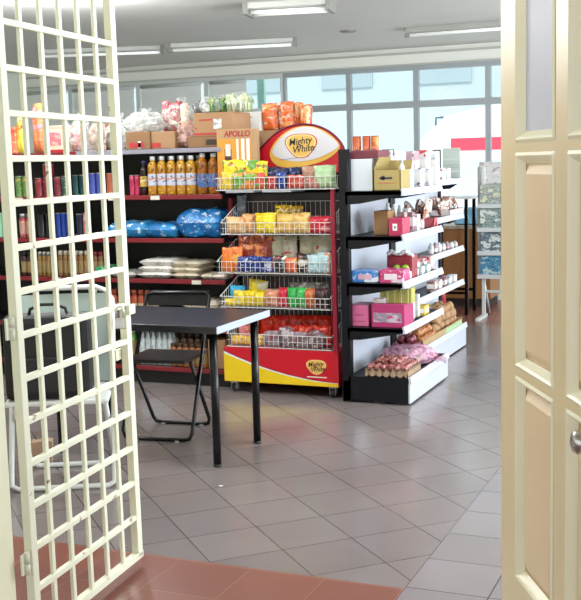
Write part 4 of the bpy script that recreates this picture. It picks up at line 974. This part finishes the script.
# bottles and packs along the top shelf
def small_bottle(label, px, pytop, X, z, r, body, capm, labm, group=None, name='bottle'):
    Y = wy(px, X, z + .06); h = ztop(px, pytop, Y) - z - .001
    return bottle(name, label, (X, Y, z + .001), r, h, body, capm, labm, group, (.2, .5))
wb = mat('#d8d8da', .3, 0, .04, 10); darkl = mat('#5a4450', .5, 0, .2, 20); greyc = mat('#b9bcc4', .3)
for i, px in enumerate((391, 396)): small_bottle('%s white bottle with dark label behind the kraft carton' % ('left', 'right')[i], px, 150, -2.08, G1[0], .026, wb, wb, darkl, 'white bottles with dark labels')
for i, px in enumerate((402, 407, 411)): small_bottle('%s small white bottle from left beside the kraft carton' % ORD[i], px, 160, -1.97, G1[0], .018, wb, greyc, mat('#c9c4cc', .4), 'small white bottles')
def gpack(label, pxc, w, pytop, X, z, m, dep=.08, name='packet', cat='packet', group=None, soft=False):
    """a pack w long along the shelf, standing at X"""
    Y = wy(pxc, X, z + .04); h = max(.02, ztop(pxc, pytop, Y) - z - .0015)
    if soft:
        SEED[0] += 1
        return tag(pillow(w, h, dep, SEED[0]).build(name, m, None, loc=(X, Y, z + .0015), rot=(0, 0, PI / 2 + .2), weld=True), label, cat, group)
    t = thing(name, label, cat, (X, Y, z + .0015), 0, group)
    MB().box(-dep / 2, dep / 2, -w / 2, w / 2, 0, h, .004).build('body', m, t)
    MB().box(-dep / 2 + .004, dep / 2 - .004, -w / 2 - .001, -w / 2 + .0005, h * .3, h * .75).build('label_panel', white, t); MB().box(dep / 2 - .0005, dep / 2 + .001, -w * .35, w * .35, h * .3, h * .75).build('label_panel', white, t)
    return t
z = G1[0]
gpack('white and dark box at the front of the gondola top shelf', 406, .06, 169, -1.965, z, pack('#c9c7cc', '#7d6a74', '#e0dfe2', 18), .07)
gpack('mauve packet behind the small bottles on the gondola top', 413, .12, 151, -2.06, z, pack('#a8868f', '#b89aa0', '#d3c9cc', 14), .06)
gpack('white and red packet on the gondola top shelf', 424, .11, 150, -2.03, z, pack('#d5d3d6', '#b5404a', '#e0dfe2', 9), .07)
gpack('pale packet right of the white and red packet', 433, .10, 151, -2.02, z, pack('#d8d8dc', '#b8c0c4', '#e4e4e6', 12), .07)
gpack('white lattice printed packet low on the gondola top rail', 419, .10, 168, -1.965, z, pack('#d9dade', '#5f4a54', '#c9ccd4', 26), .05)
gpack('white packet with dark squares low on the gondola top rail', 428, .10, 168, -1.965, z, pack('#d6d8de', '#3c3440', '#e2e3e6', 22), .05)
zt2 = G2[0]
Yb = wy(451, -2.12, zt2 + .1)
t = thing('notice_board', 'grey green board standing on the far gondola top', 'board', (-2.13, Yb, zt2 + .015), 0)
hh = ztop(451, 150, Yb) - zt2
xa, xb = W2(442.5, 460, Yb, zt2 + .1)
MB().box(xa + 2.13, xb + 2.13, 0, .012, 0, hh, .002).build('panel', mat('#a9b3a9', .5, 0, .05, 6), t)
for k, (v, m_) in enumerate(((.22, '#d0d3cf'), (.34, '#8a968c'), (.42, '#8a968c'), (.62, '#c5cbb8'))): MB().box(xa + 2.14, xb + 2.12, -.001, 0, hh * v, hh * (v + .02)).build('printed_line', mat(m_, .5), t)
MB().box(xa + 2.13, xb + 2.13, -.03, .05, 0, .008, .001).build('foot', mat('#8f9698', .4), t)
# second shelf
gcart('small brown carton on the second gondola shelf', 374, 388, 211, 6.40, .16, 1, mat('#97704a', .7, 0, .06, 8))
gcart('bright pink red box with round white mark on the second gondola shelf', 388.5, 402.5, 218, 6.30, .16, 1, mat('#a82a4e', .4, 0, .06, 8), panel=[(.3, .62, .3, .68, white, 'round_mark'), (.4, .52, .4, .56, mat('#7d8a84', .5), 'mark_centre')])
z = G1[1]
for i, px in enumerate((388, 394, 400)): small_bottle('%s white bottle from left behind the pink red box' % ORD[i], px, 203 + i, -2.10, z, .022, wb, wb, mat('#c2b5ba', .4), 'white bottles behind the pink red box')
for i, (px, top, X, col) in enumerate(((403, 212, -2.0, '#a8868a'), (407, 208, -2.03, '#cfc9cc'), (411, 212, -1.985, '#8f6a70'), (416, 214, -1.97, '#d3cfd2'), (420, 219, -1.965, '#b58a8c'))):
    gpack('%s little packet from left amid the second gondola shelf' % ORD[i], px, .07, top, X, z, pack(col, '#e0dcde', '#5f4048', 22, .3, i), .04, group='little packets on the second gondola shelf')
# wire tray of brown snacks
Y0 = wy(417, -2.05, z + .04); Y1 = min(7.12, wy(440, -2.05, z + .04))
t = thing('snack_tray', 'pink red tray heaped with brown snack packets', 'tray', (-2.04, (Y0 + Y1) / 2, z + .0015))
L = (Y1 - Y0) / 2
b = MB(); b.prism([(-.09, 0), (.09, 0), (.115, .07), (.108, .07), (.085, .006), (-.085, .006), (-.108, .07), (-.115, .07)], -L, L, 'y'); b.box(-.11, .11, -L, -L + .006, .0, .065); b.box(-.11, .11, L - .006, L, 0, .065); b.build('tray_body', mat('#c4606a', .4, 0, .06, 8), t)
rnd = random.Random(5)
for i in range(14):
    x = rnd.uniform(-.06, .06); y = -L + .04 + (2 * L - .08) * ((i * 5) % 14) / 13
    SEED[0] += 1
    o = pillow(.075, .10, .035, SEED[0], 10, 10).build('snack_packet', pack(('#8a5a44', '#a87a64', '#c9b0a4')[i % 3], '#d9cfc8', '#6a3c30', 20, .2, i), None, loc=(-2.04 + x, (Y0 + Y1) / 2 + y, z + .03 + .035 * (i % 3)), rot=(rnd.uniform(-.7, .3), rnd.uniform(-.3, .3), PI / 2 + rnd.uniform(-.5, .5)), weld=True)
    tag(o, 'small brown wrapped snack heaped in the pink red tray', 'packet', 'brown snacks in the pink red tray')
# third shelf
z = G1[2]
gcart('blue and white packet box at the left of the third gondola shelf', 351.5, 378.5, 271, 6.30, .18, 2, pack('#3a78c0', '#d3d9e2', '#7aa8d6', 12, .3), panel=[(.25, .75, .25, .7, mat('#c9a0b4', .4, 0, .2, 20), 'print')])
gcart('pink and white packet box on the third gondola shelf', 379.5, 403, 270, 6.29, .15, 2, pack('#bf3f74', '#d9c4d0', '#a82f60', 12, .3), panel=[(.2, .75, .25, .7, mat('#d9cdd4', .4, 0, .1, 20), 'print')])
xa, xb = W2(386, 412, 6.50, z + .08)
t = thing('gift_pack', 'dark red gift pack with green balls and fluffy white trim', 'gift pack', ((xa + xb) / 2, 6.56, z + .0015))
w = (xb - xa) / 2; h = ztop(399, 250, 6.5) - z
MB().box(-w, w, -.05, .08, 0, h * .82, .015).build('body', mat('#8a2334', .35, 0, .3, 18, bump=.3), t)
for k in range(9):
    MB().lathe([(0, -.016), (.012, -.011), (.017, 0), (.012, .011), (0, .016)], 10).build('fluffy_trim', mat('#d8d4d8', .8), t, loc=(-w + .01 + 2 * (w - .01) * k / 8, -.03, h * .86 + .012 * math.sin(k * 1.4)))
for x in (-.2, .45): MB().lathe([(0, -.03), (.02, -.024), (.032, 0), (.02, .024), (0, .03)], 16).build('green_ball', mat('#8fb53f', .3, 0, .08, 12), t, loc=(w * x, -.052, h * .34))
for i, (px, w_, top, X, c1) in enumerate(((412, .09, 259, -2.02, '#b03a48'), (419, .09, 258, -2.02, '#a83040'), (426, .09, 256, -2.02, '#c05a5a'))):
    gpack('%s red packet from left on the third gondola shelf' % ORD[i], px, w_, top, X, z, pack(c1, '#d6b8b4', '#7a2430', 16, .3, i), .09, group='red packets on the third gondola shelf')
for i, px in enumerate((409, 415, 421, 427)): gpack('%s pale teal packet from left along the third gondola rail' % ORD[i], px, .07, 271 - i * 2.4, -1.95, z, pack('#b8cfcf', '#d8dee0', '#8fb0b4', 18, .3, i), .03, group='pale teal packets along the third rail')
# fourth shelf
z = G1[3]
gcart('small pink box at the left of the fourth gondola shelf', 351.5, 368.5, 305, 6.31, .16, 3, mat('#cf6a94', .4, 0, .08, 9), panel=[(.12, .8, .2, .25, mat('#a84a70', .5), 'print'), (.2, .7, .5, .56, mat('#a84a70', .5), 'print')])
gcart('large pink box with grey print on the fourth gondola shelf', 371.5, 404.5, 304, 6.29, .20, 3, pinkc, panel=[(.06, .92, .22, .62, pack('#8a7f8e', '#b8aab8', '#c23a74', 16, .4), 'print')])
zp = ztop(390, 304, 6.29) + .001
t = thing('noodle_bundle', 'bundle of pale yellow green noodle sticks on the large pink box', 'noodles', (wx(397, 6.36, zp + .03), 6.36, zp)); nb = mat('#a9a552', .5, 0, .2, 40); nb2 = mat('#c9c489', .5, 0, .2, 40)
wv = (wx(413, 6.36, zp) - wx(381, 6.36, zp)) / 2; hv = ztop(397, 287, 6.36) - zp
for k in range(14):
    MB().box(-wv + 2 * wv * k / 14 + .001, -wv + 2 * wv * (k + 1) / 14 - .001, -.03, .05, 0, hv * (.9 + .1 * math.sin(k * 2.1)), .003).build('noodle_pack', nb if k % 3 else nb2, t)
for i, (a, c_) in enumerate(((373, 380), (378, 386))):
    xa, xb = W2(a, c_, 6.30, zp + .02); SEED[0] += 1
    tag(sack('%s white and pink sachet at the corner of the large pink box' % ('left', 'right')[i], xa, xb, 6.29, 6.33, zp, .03, pack('#d6c9cc', '#c98a9c', '#e2dadc', 18, .3, i), 'sachet', 'sachet'), '%s white and pink sachet at the corner of the large pink box' % ('left', 'right')[i], 'sachet', 'sachets on the large pink box')
for i, px in enumerate((409, 414)): gpack('%s tall white packet beside the noodle bundle' % ('left', 'right')[i], px, .05, 291 + i * 3, -2.0, z, pack('#d3d0cc', '#b8b2a8', '#e2e0dc', 12), .07)
gpack('small yellow box near the right end of the fourth gondola shelf', 421, .12, 305, -1.98, z, mat('#c9ab45', .45, 0, .1, 12), .08)
# base of the near unit: egg tray of shallots, onions, pink net bag
z = .169
ex0, ex1, ey0, ey1 = -2.17, -1.90, 6.275, 6.56
t = thing('egg_tray', 'grey brown pulp egg tray holding shallots on the gondola base', 'tray', ((ex0 + ex1) / 2, (ey0 + ey1) / 2, z))
hx_, hy_ = (ex1 - ex0) / 2, (ey1 - ey0) / 2
m = MB(); m.grid(lambda u, v: Vector((-hx_ + 2 * hx_ * u, -hy_ + 2 * hy_ * v, .030 + .012 * math.cos(u * 2 * PI * 6) * math.cos(v * 2 * PI * 6) + .014 * math.cos(u * 2 * PI * 6))), 60, 60)
for s in (-1, 1):
    m.grid(lambda u, v, s=s: Vector((-hx_ + 2 * hx_ * u, s * hy_ + s * .006 * (1 - v), v * (.030 + .026 * math.cos(u * 2 * PI * 6)) + (1 - v) * .012 * max(0, -math.cos(u * 2 * PI * 6)))), 60, 2)
    m.grid(lambda u, v, s=s: Vector((s * hx_ + s * .006 * (1 - v), -hy_ + 2 * hy_ * u, v * (.044 + .012 * math.cos(u * 2 * PI * 6)))), 60, 2)
m.build('pulp_body', mat('#9a8068', .85, 0, .12, 20, bump=.3), t, weld=True)
def onion_proto(name, r, mt, tip=.35, sq=1.0):
    b = MB(); b.lathe([(0, -r * .85 * sq), (r * .35, -r * .82 * sq), (r * .75, -r * .55 * sq), (r, -r * .02), (r * .92, r * .4 * sq), (r * .55, r * .78 * sq), (r * .2, r * (.95 * sq + tip * .3)), (r * .1, r * (.95 * sq + tip)), (0, r * (.98 * sq + tip))], 14)
    o = b.build(name, mt); return o
def clones(proto, places, labelf, cat, group):
    for i, (loc, rot, sc) in enumerate(places):
        o = proto if i == 0 else proto.copy()
        if i: C.objects.link(o)
        o.location = loc; o.rotation_euler = rot; o.scale = sc; tag(o, labelf(i), cat, group)
shal = pack('#8f4a4a', '#b8807a', '#d0a898', 24, .35)
rnd = random.Random(11); P_ = []
for i in range(6):
    for j in range(6):
        P_.append(((ex0 + .024 + (ex1 - ex0 - .048) * i / 5, ey0 + .024 + (ey1 - ey0 - .048) * j / 5, z + .054), (rnd.uniform(-1, 1), rnd.uniform(-1, 1), rnd.uniform(0, 6)), (1, 1, 1)))
for i in range(4):
    for j in range(4):
        P_.append(((ex0 + .06 + .045 * i + rnd.uniform(-.006, .006), ey0 + .07 + .045 * j + rnd.uniform(-.006, .006), z + .087), (rnd.uniform(-1, 1), rnd.uniform(-1, 1), rnd.uniform(0, 6)), (.95, .95, .95)))
clones(onion_proto('shallot', .0205, shal), P_, lambda i: 'small reddish shallot heaped in the pulp egg tray', 'shallot', 'shallots in the egg tray')
# net bag lying behind the tray
t = thing('net_bag', 'pink net bag of garlic lying behind the egg tray', 'net bag', (-2.03, 6.76, z + .001), .25)
crumple(.36, .30, .12, 21, 40, 24, .16).build('net', film('#e8aeca', .62, .5), t, weld=True)
MB().grid(lambda u, v: Vector((.13 + .11 * u, -.07 + .14 * v * (1 - .5 * u), .05 + .02 * math.sin(9 * u + 7 * v) - .03 * u)), 10, 10).build('net_neck', film('#e8aeca', .62, .5), t)
gar = mat('#d9c6c2', .5, 0, .1, 12); rnd = random.Random(3)
clones(onion_proto('garlic_bulb', .027, gar, .5), [((-2.03 + .075 * (i % 3 - 1) + rnd.uniform(-.01, .01), 6.76 + .07 * (i // 3 - 1), z + .029), (rnd.uniform(-.5, .5), rnd.uniform(-.5, .5), 0), (1, 1, 1)) for i in range(9)] + [((-2.05 + .06 * i, 6.74, z + .072), (.4, .3, i), (1, 1, 1)) for i in range(2)], lambda i: 'pale garlic bulb inside the pink net bag', 'garlic', 'garlic bulbs in the net bag')
red_on = pack('#6f2434', '#9a4a58', '#b87f84', 14, .28); rnd = random.Random(8); P_ = []
for k, n in enumerate(((4, 4), (3, 3), (2, 2))):
    for i in range(n[0]):
        for j in range(n[1]): P_.append(((-2.21 + .058 * (i + k * .5) + rnd.uniform(-.004, .004), 6.935 + .052 * (j + k * .5), z + .031 + .043 * k), (rnd.uniform(-.9, .9), rnd.uniform(-.9, .9), rnd.uniform(0, 6)), (1, 1, 1)))
clones(onion_proto('red_onion', .028, red_on, .4), P_, lambda i: 'dark red onion in the pile behind the pink net bag', 'onion', 'red onions on the gondola base')
# ---- far unit goods
z = G2[0]
for i, px in enumerate((441, 446)): gpack('%s white packet before the grey green board' % ('left', 'right')[i], px, .09, 168, -2.11, z, pack('#d8dade', '#9aa4aa', '#c4525c', 14, .3, i), .05)
z = G2[1]
t = thing('snack_tray', 'pale tray of wrapped brown snacks on the far gondola', 'tray', (-2.17, wy(447, -2.17, z + .05), z + .0015))
b = MB(); b.prism([(-.07, 0), (.07, 0), (.085, .05), (.08, .05), (.066, .005), (-.066, .005), (-.08, .05), (-.085, .05)], -.22, .22, 'y'); b.box(-.08, .08, -.22, -.215, 0, .048); b.box(-.08, .08, .215, .22, 0, .048); b.build('tray_body', mat('#d3c4c2', .4), t)
yc = wy(447, -2.17, z + .05); rnd = random.Random(9)
for i in range(10):
    SEED[0] += 1
    o = pillow(.08, .11, .035, SEED[0], 10, 10).build('snack_packet', pack(('#7a4a38', '#9a6a54', '#b89a8c')[i % 3], '#d9cfc8', '#5f3428', 20, .2, i), None, loc=(-2.17 + rnd.uniform(-.045, .045), yc - .19 + .042 * i, z + .012 + .03 * (i % 2)), rot=(rnd.uniform(-.5, .2), rnd.uniform(-.3, .3), PI / 2 + rnd.uniform(-.5, .5)), weld=True)
    tag(o, 'brown wrapped snack in the pale tray on the far gondola', 'packet', 'snacks in the pale tray')
z = G2[2]
for i, px in enumerate((431, 435, 439, 443, 447, 451, 455)):
    small_bottle('%s little bottle from left on the far gondola third shelf' % ORD[i], px, 243 - .35 * i, -2.13, z, .02, mat(('#b8b2b4', '#8f7a7c', '#cfcaca')[i % 3], .2, 0, .1, 12), (greyc, mat('#6a5458', .4))[i % 2], mat('#c98a94', .5) if i == 4 else mat('#d0cdcf', .4), 'little bottles on the far gondola')
z = G2[3]
for i, (px, c1) in enumerate(((432, '#8f5f58'), (437, '#cfc4c6'), (442, '#7d4a48'), (447, '#a8b0c4'), (452, '#d3cdd0'))):
    gpack('%s small packet from left on the far gondola fourth shelf' % ORD[i], px, .09, 281 - 1.6 * i, -2.13, z, pack(c1, '#d9d2d2', '#6f4a50', 18, .3, i), .06, group='small packets on the far gondola')
# base: carton trays of brown onions and potatoes
z = .186
tr_y0, tr_y1 = 7.22, 8.36
t = thing('produce_tray', 'long low carton tray of produce on the far gondola base', 'tray', (-2.165, (tr_y0 + tr_y1) / 2, z + .001))
hw_ = (tr_y1 - tr_y0) / 2
b = MB(); b.box(-.095, .095, -hw_, hw_, 0, .005); b.box(-.095, -.09, -hw_, hw_, 0, .07); b.box(.09, .095, -hw_, hw_, 0, .05); b.box(-.095, .095, -hw_, -hw_ + .005, 0, .05); b.box(-.095, .095, hw_ - .005, hw_, 0, .06); b.build('tray_body', mat('#a88a62', .7, 0, .06, 8), t)
MB().box(.0952, .097, .05, hw_ - .02, .008, .042).build('green_label', mat('#9ab888', .5, 0, .1, 10), t)
rnd = random.Random(4); P_ = []
for k in range(2):
    for i in range(3 - k):
        for j in range(6 - k): P_.append(((-2.225 + .062 * (i + k * .5), 7.27 + .066 * (j + k * .5), z + .040 + .05 * k), (rnd.uniform(-.8, .8), rnd.uniform(-.8, .8), rnd.uniform(0, 6)), (1, 1, 1)))
clones(onion_proto('brown_onion', .032, pack('#a8683a', '#c08a5a', '#8a5030', 12, .28), .4), P_, lambda i: 'golden brown onion at the near end of the produce tray', 'onion', 'brown onions in the produce tray')
def lump(name, r, m, seed):
    b = MB(); off = Vector((seed * 2.3, seed, 0))
    def f(a, c):
        th = 2 * PI * a; ph = PI * c; p = Vector((math.sin(ph) * math.cos(th), math.sin(ph) * math.sin(th), -math.cos(ph)))
        return p * r * (1 + .16 * NZ.noise(p * 1.4 + off) + .05 * NZ.noise(p * 4 + off))
    b.grid(f, 16, 10); return b.build(name, m, None, weld=True)
pot = mat('#a5805c', .75, 0, .25, 30, bump=.4); rnd = random.Random(6); P_ = []
for k in range(3):
    for i in range(2):
        for j in range(8 - k): P_.append(((-2.208 + .072 * i + rnd.uniform(-.006, .006) + .01 * (k % 2), 7.72 + .079 * (j + k * .5), z + .056 + .056 * k), (rnd.uniform(0, 3), rnd.uniform(0, 3), rnd.uniform(0, 6)), (1.12, .92, .86)))
clones(lump('potato', .038, pot, 2), P_, lambda i: 'brown potato heaped at the far end of the produce tray', 'potato', 'potatoes in the produce tray')

# ------------------------------------------------------------------ by the windows: counter, tall table, stool, magazine stand
t = thing('counter', 'low orange brown wooden counter under the windows', 'counter', (-3.35, 10.75, 0))
wd = wood('#8a5a34', '#a5713f'); MB().box(-1.2, .98, 0, .45, .08, .79).build('body', wd, t); MB().box(-1.22, 1.0, -.02, .46, .79, .825, .004).build('countertop', mat('#b5a58f', .4, 0, .08, 6), t); MB().box(-1.18, .96, .03, .44, 0, .08).build('plinth', mat('#2a211d', .6), t)
for x in (-.65, -.1, .45): MB().box(x - .004, x + .004, -.002, .002, .1, .78).build('panel_joint', mat('#5f3d24', .6), t)
cx0, cx1 = W2(455, 480, 10.85, .9)
t = thing('crate', 'pale blue plastic crate on the wooden counter', 'crate', ((cx0 + cx1) / 2, 10.98, .827))
b = MB(); hw_ = .13
b.box(-hw_, hw_, -.12, .12, 0, .008); b.box(-hw_, hw_, -.12, -.114, 0, .17); b.box(-hw_, hw_, .114, .12, 0, .17); b.box(-hw_, -hw_ + .006, -.12, .12, 0, .17); b.box(hw_ - .006, hw_, -.12, .12, 0, .17); b.build('crate_body', mat('#8cc4e6', .35, 0, .06, 8), t)
b = MB(); b.box(-hw_ - .006, hw_ + .006, -.126, -.11, .158, .17); b.box(-hw_ - .006, hw_ + .006, .11, .126, .158, .17); b.box(-hw_ - .006, -hw_ + .01, -.126, .126, .158, .17); b.box(hw_ - .01, hw_ + .006, -.126, .126, .158, .17); b.build('rim', mat('#a0d0ea', .35), t)
t = thing('tall_table', 'tall white topped table with thin black legs near the windows', 'table', (-2.63, 10.30, 0))
MB().box(-.22, .22, -.20, .20, 1.115, 1.14, .004).build('tabletop', mat('#d6d6d8', .35, 0, .03, 6), t)
for sx in (-1, 1):
    for sy in (-1, 1): MB().box(sx * .185 - .016 if False else sx * .165 - .016, sx * .165 + .016, sy * .16 - .016, sy * .16 + .016, 0, 1.115, .003).build('leg', blk_met, t)
for sy in (-1, 1): MB().box(-.165, .165, sy * .16 - .01, sy * .16 + .01, .20, .225).build('stretcher', blk_met, t)
t = thing('stool', 'red plastic stool between the far gondola and the counter', 'stool', (-2.74, 9.62, 0))
rp = mat('#b8323c', .4, 0, .06, 8); MB().box(-.15, .15, -.15, .15, .42, .46, .018).build('seat', rp, t)
for sx in (-1, 1):
    for sy in (-1, 1): MB().tube([(sx * .16, sy * .16, 0), (sx * .125, sy * .125, .425)], [.022, .027], 8).build('leg', rp, t)
for sy in (-1, 1): MB().box(-.13, .13, sy * .14 - .008, sy * .14 + .008, .2, .225).build('stretcher', rp, t)
MX0 = -2.29
t = thing('magazine_stand', 'white floor standing magazine rack beside the cream door edge', 'magazine rack', (MX0, 10.0, 0)); wmt = mat('#cdd0d0', .4, .2, .04, 8)
for x in (.02, .66):
    MB().box(x - .016, x + .016, .0, .03, .02, 1.42, .003).build('post', wmt, t); MB().box(x - .018, x + .018, -.26, .10, 0, .03, .004).build('foot', wmt, t); MB().tube([(x, .03, .35), (x, .26, .012)], .011, 8).build('rear_strut', wmt, t)
b = MB(); b.box(-.04, .72, .03, .04, .40, 1.42); b.build('back_board', mat('#a9aaa4', .6, 0, .1, 8), t)
for z in (.38, .60, .82, 1.04): MB().box(-.03, .71, -.045, -.04, z, z + .035).build('ledge', wmt, t); MB().box(-.03, .71, -.045, .03, z - .004, z).build('ledge', wmt, t)
MB().box(.02, .66, .01, .02, .24, .262).build('stretcher', wmt, t)
colm = [('#8f9a94', '#c9c4a8', '#4a5a6a'), ('#3f7a9a', '#a8bcc0', '#24404f'), ('#b8a86a', '#d6d0b8', '#5f6a5a'), ('#7d8f8a', '#c9cfc8', '#30383c'), ('#4a6f86', '#d0c9b0', '#8a3a34'), ('#c98a6a', '#d9d0c4', '#a84a3a'), ('#5a6a74', '#c4c9c4', '#22303c'), ('#8aa0a8', '#d8d4c8', '#5a3f4a')]
k = 0
for r, z in enumerate((1.042, .822, .602, .382)):
    for c_ in range(3):
        o = MB().box(-.095, .095, -.005, .005, 0, .205).build('magazine', pack(*colm[k % 8], 22, .3, k), None, loc=(MX0 + .09 + .24 * c_, 9.969, z + .001), rot=(-.10, 0, 0)); k += 1
        tag(o, 'magazine in the %s column, %s row of the white rack' % (('left', 'middle', 'right')[c_], ('top', 'second', 'third', 'bottom')[r]), 'magazine', 'magazines on the white rack')
o = MB().box(-.10, .10, -.003, .003, 0, .20).build('poster', pack('#c9c6c4', '#a89a9c', '#dad8d4', 9, .5), None, loc=(MX0 + .08, 10.022, 1.262)); tag(o, 'pale poster fixed at the top left of the magazine rack', 'poster')
# ---- scraps on the floor
p = onz(221, 486, 0)
tag(MB().box(-.009, .009, -.005, .005, 0, .0015).build('paper_scrap', mat('#e8e6e0', .6), None, loc=(p.x, p.y, .0005), rot=(0, 0, .4)), 'tiny white paper scrap on the floor before the table leg', 'paper scrap')
p = onz(381, 401, 0)
tag(MB().box(-.03, .03, -.008, .008, 0, .003).build('paper_scrap', mat('#d6d6d2', .6), None, loc=(p.x, p.y - .03, .0005), rot=(0, 0, .1)), 'small pale scrap on the floor before the gondola base', 'paper scrap')
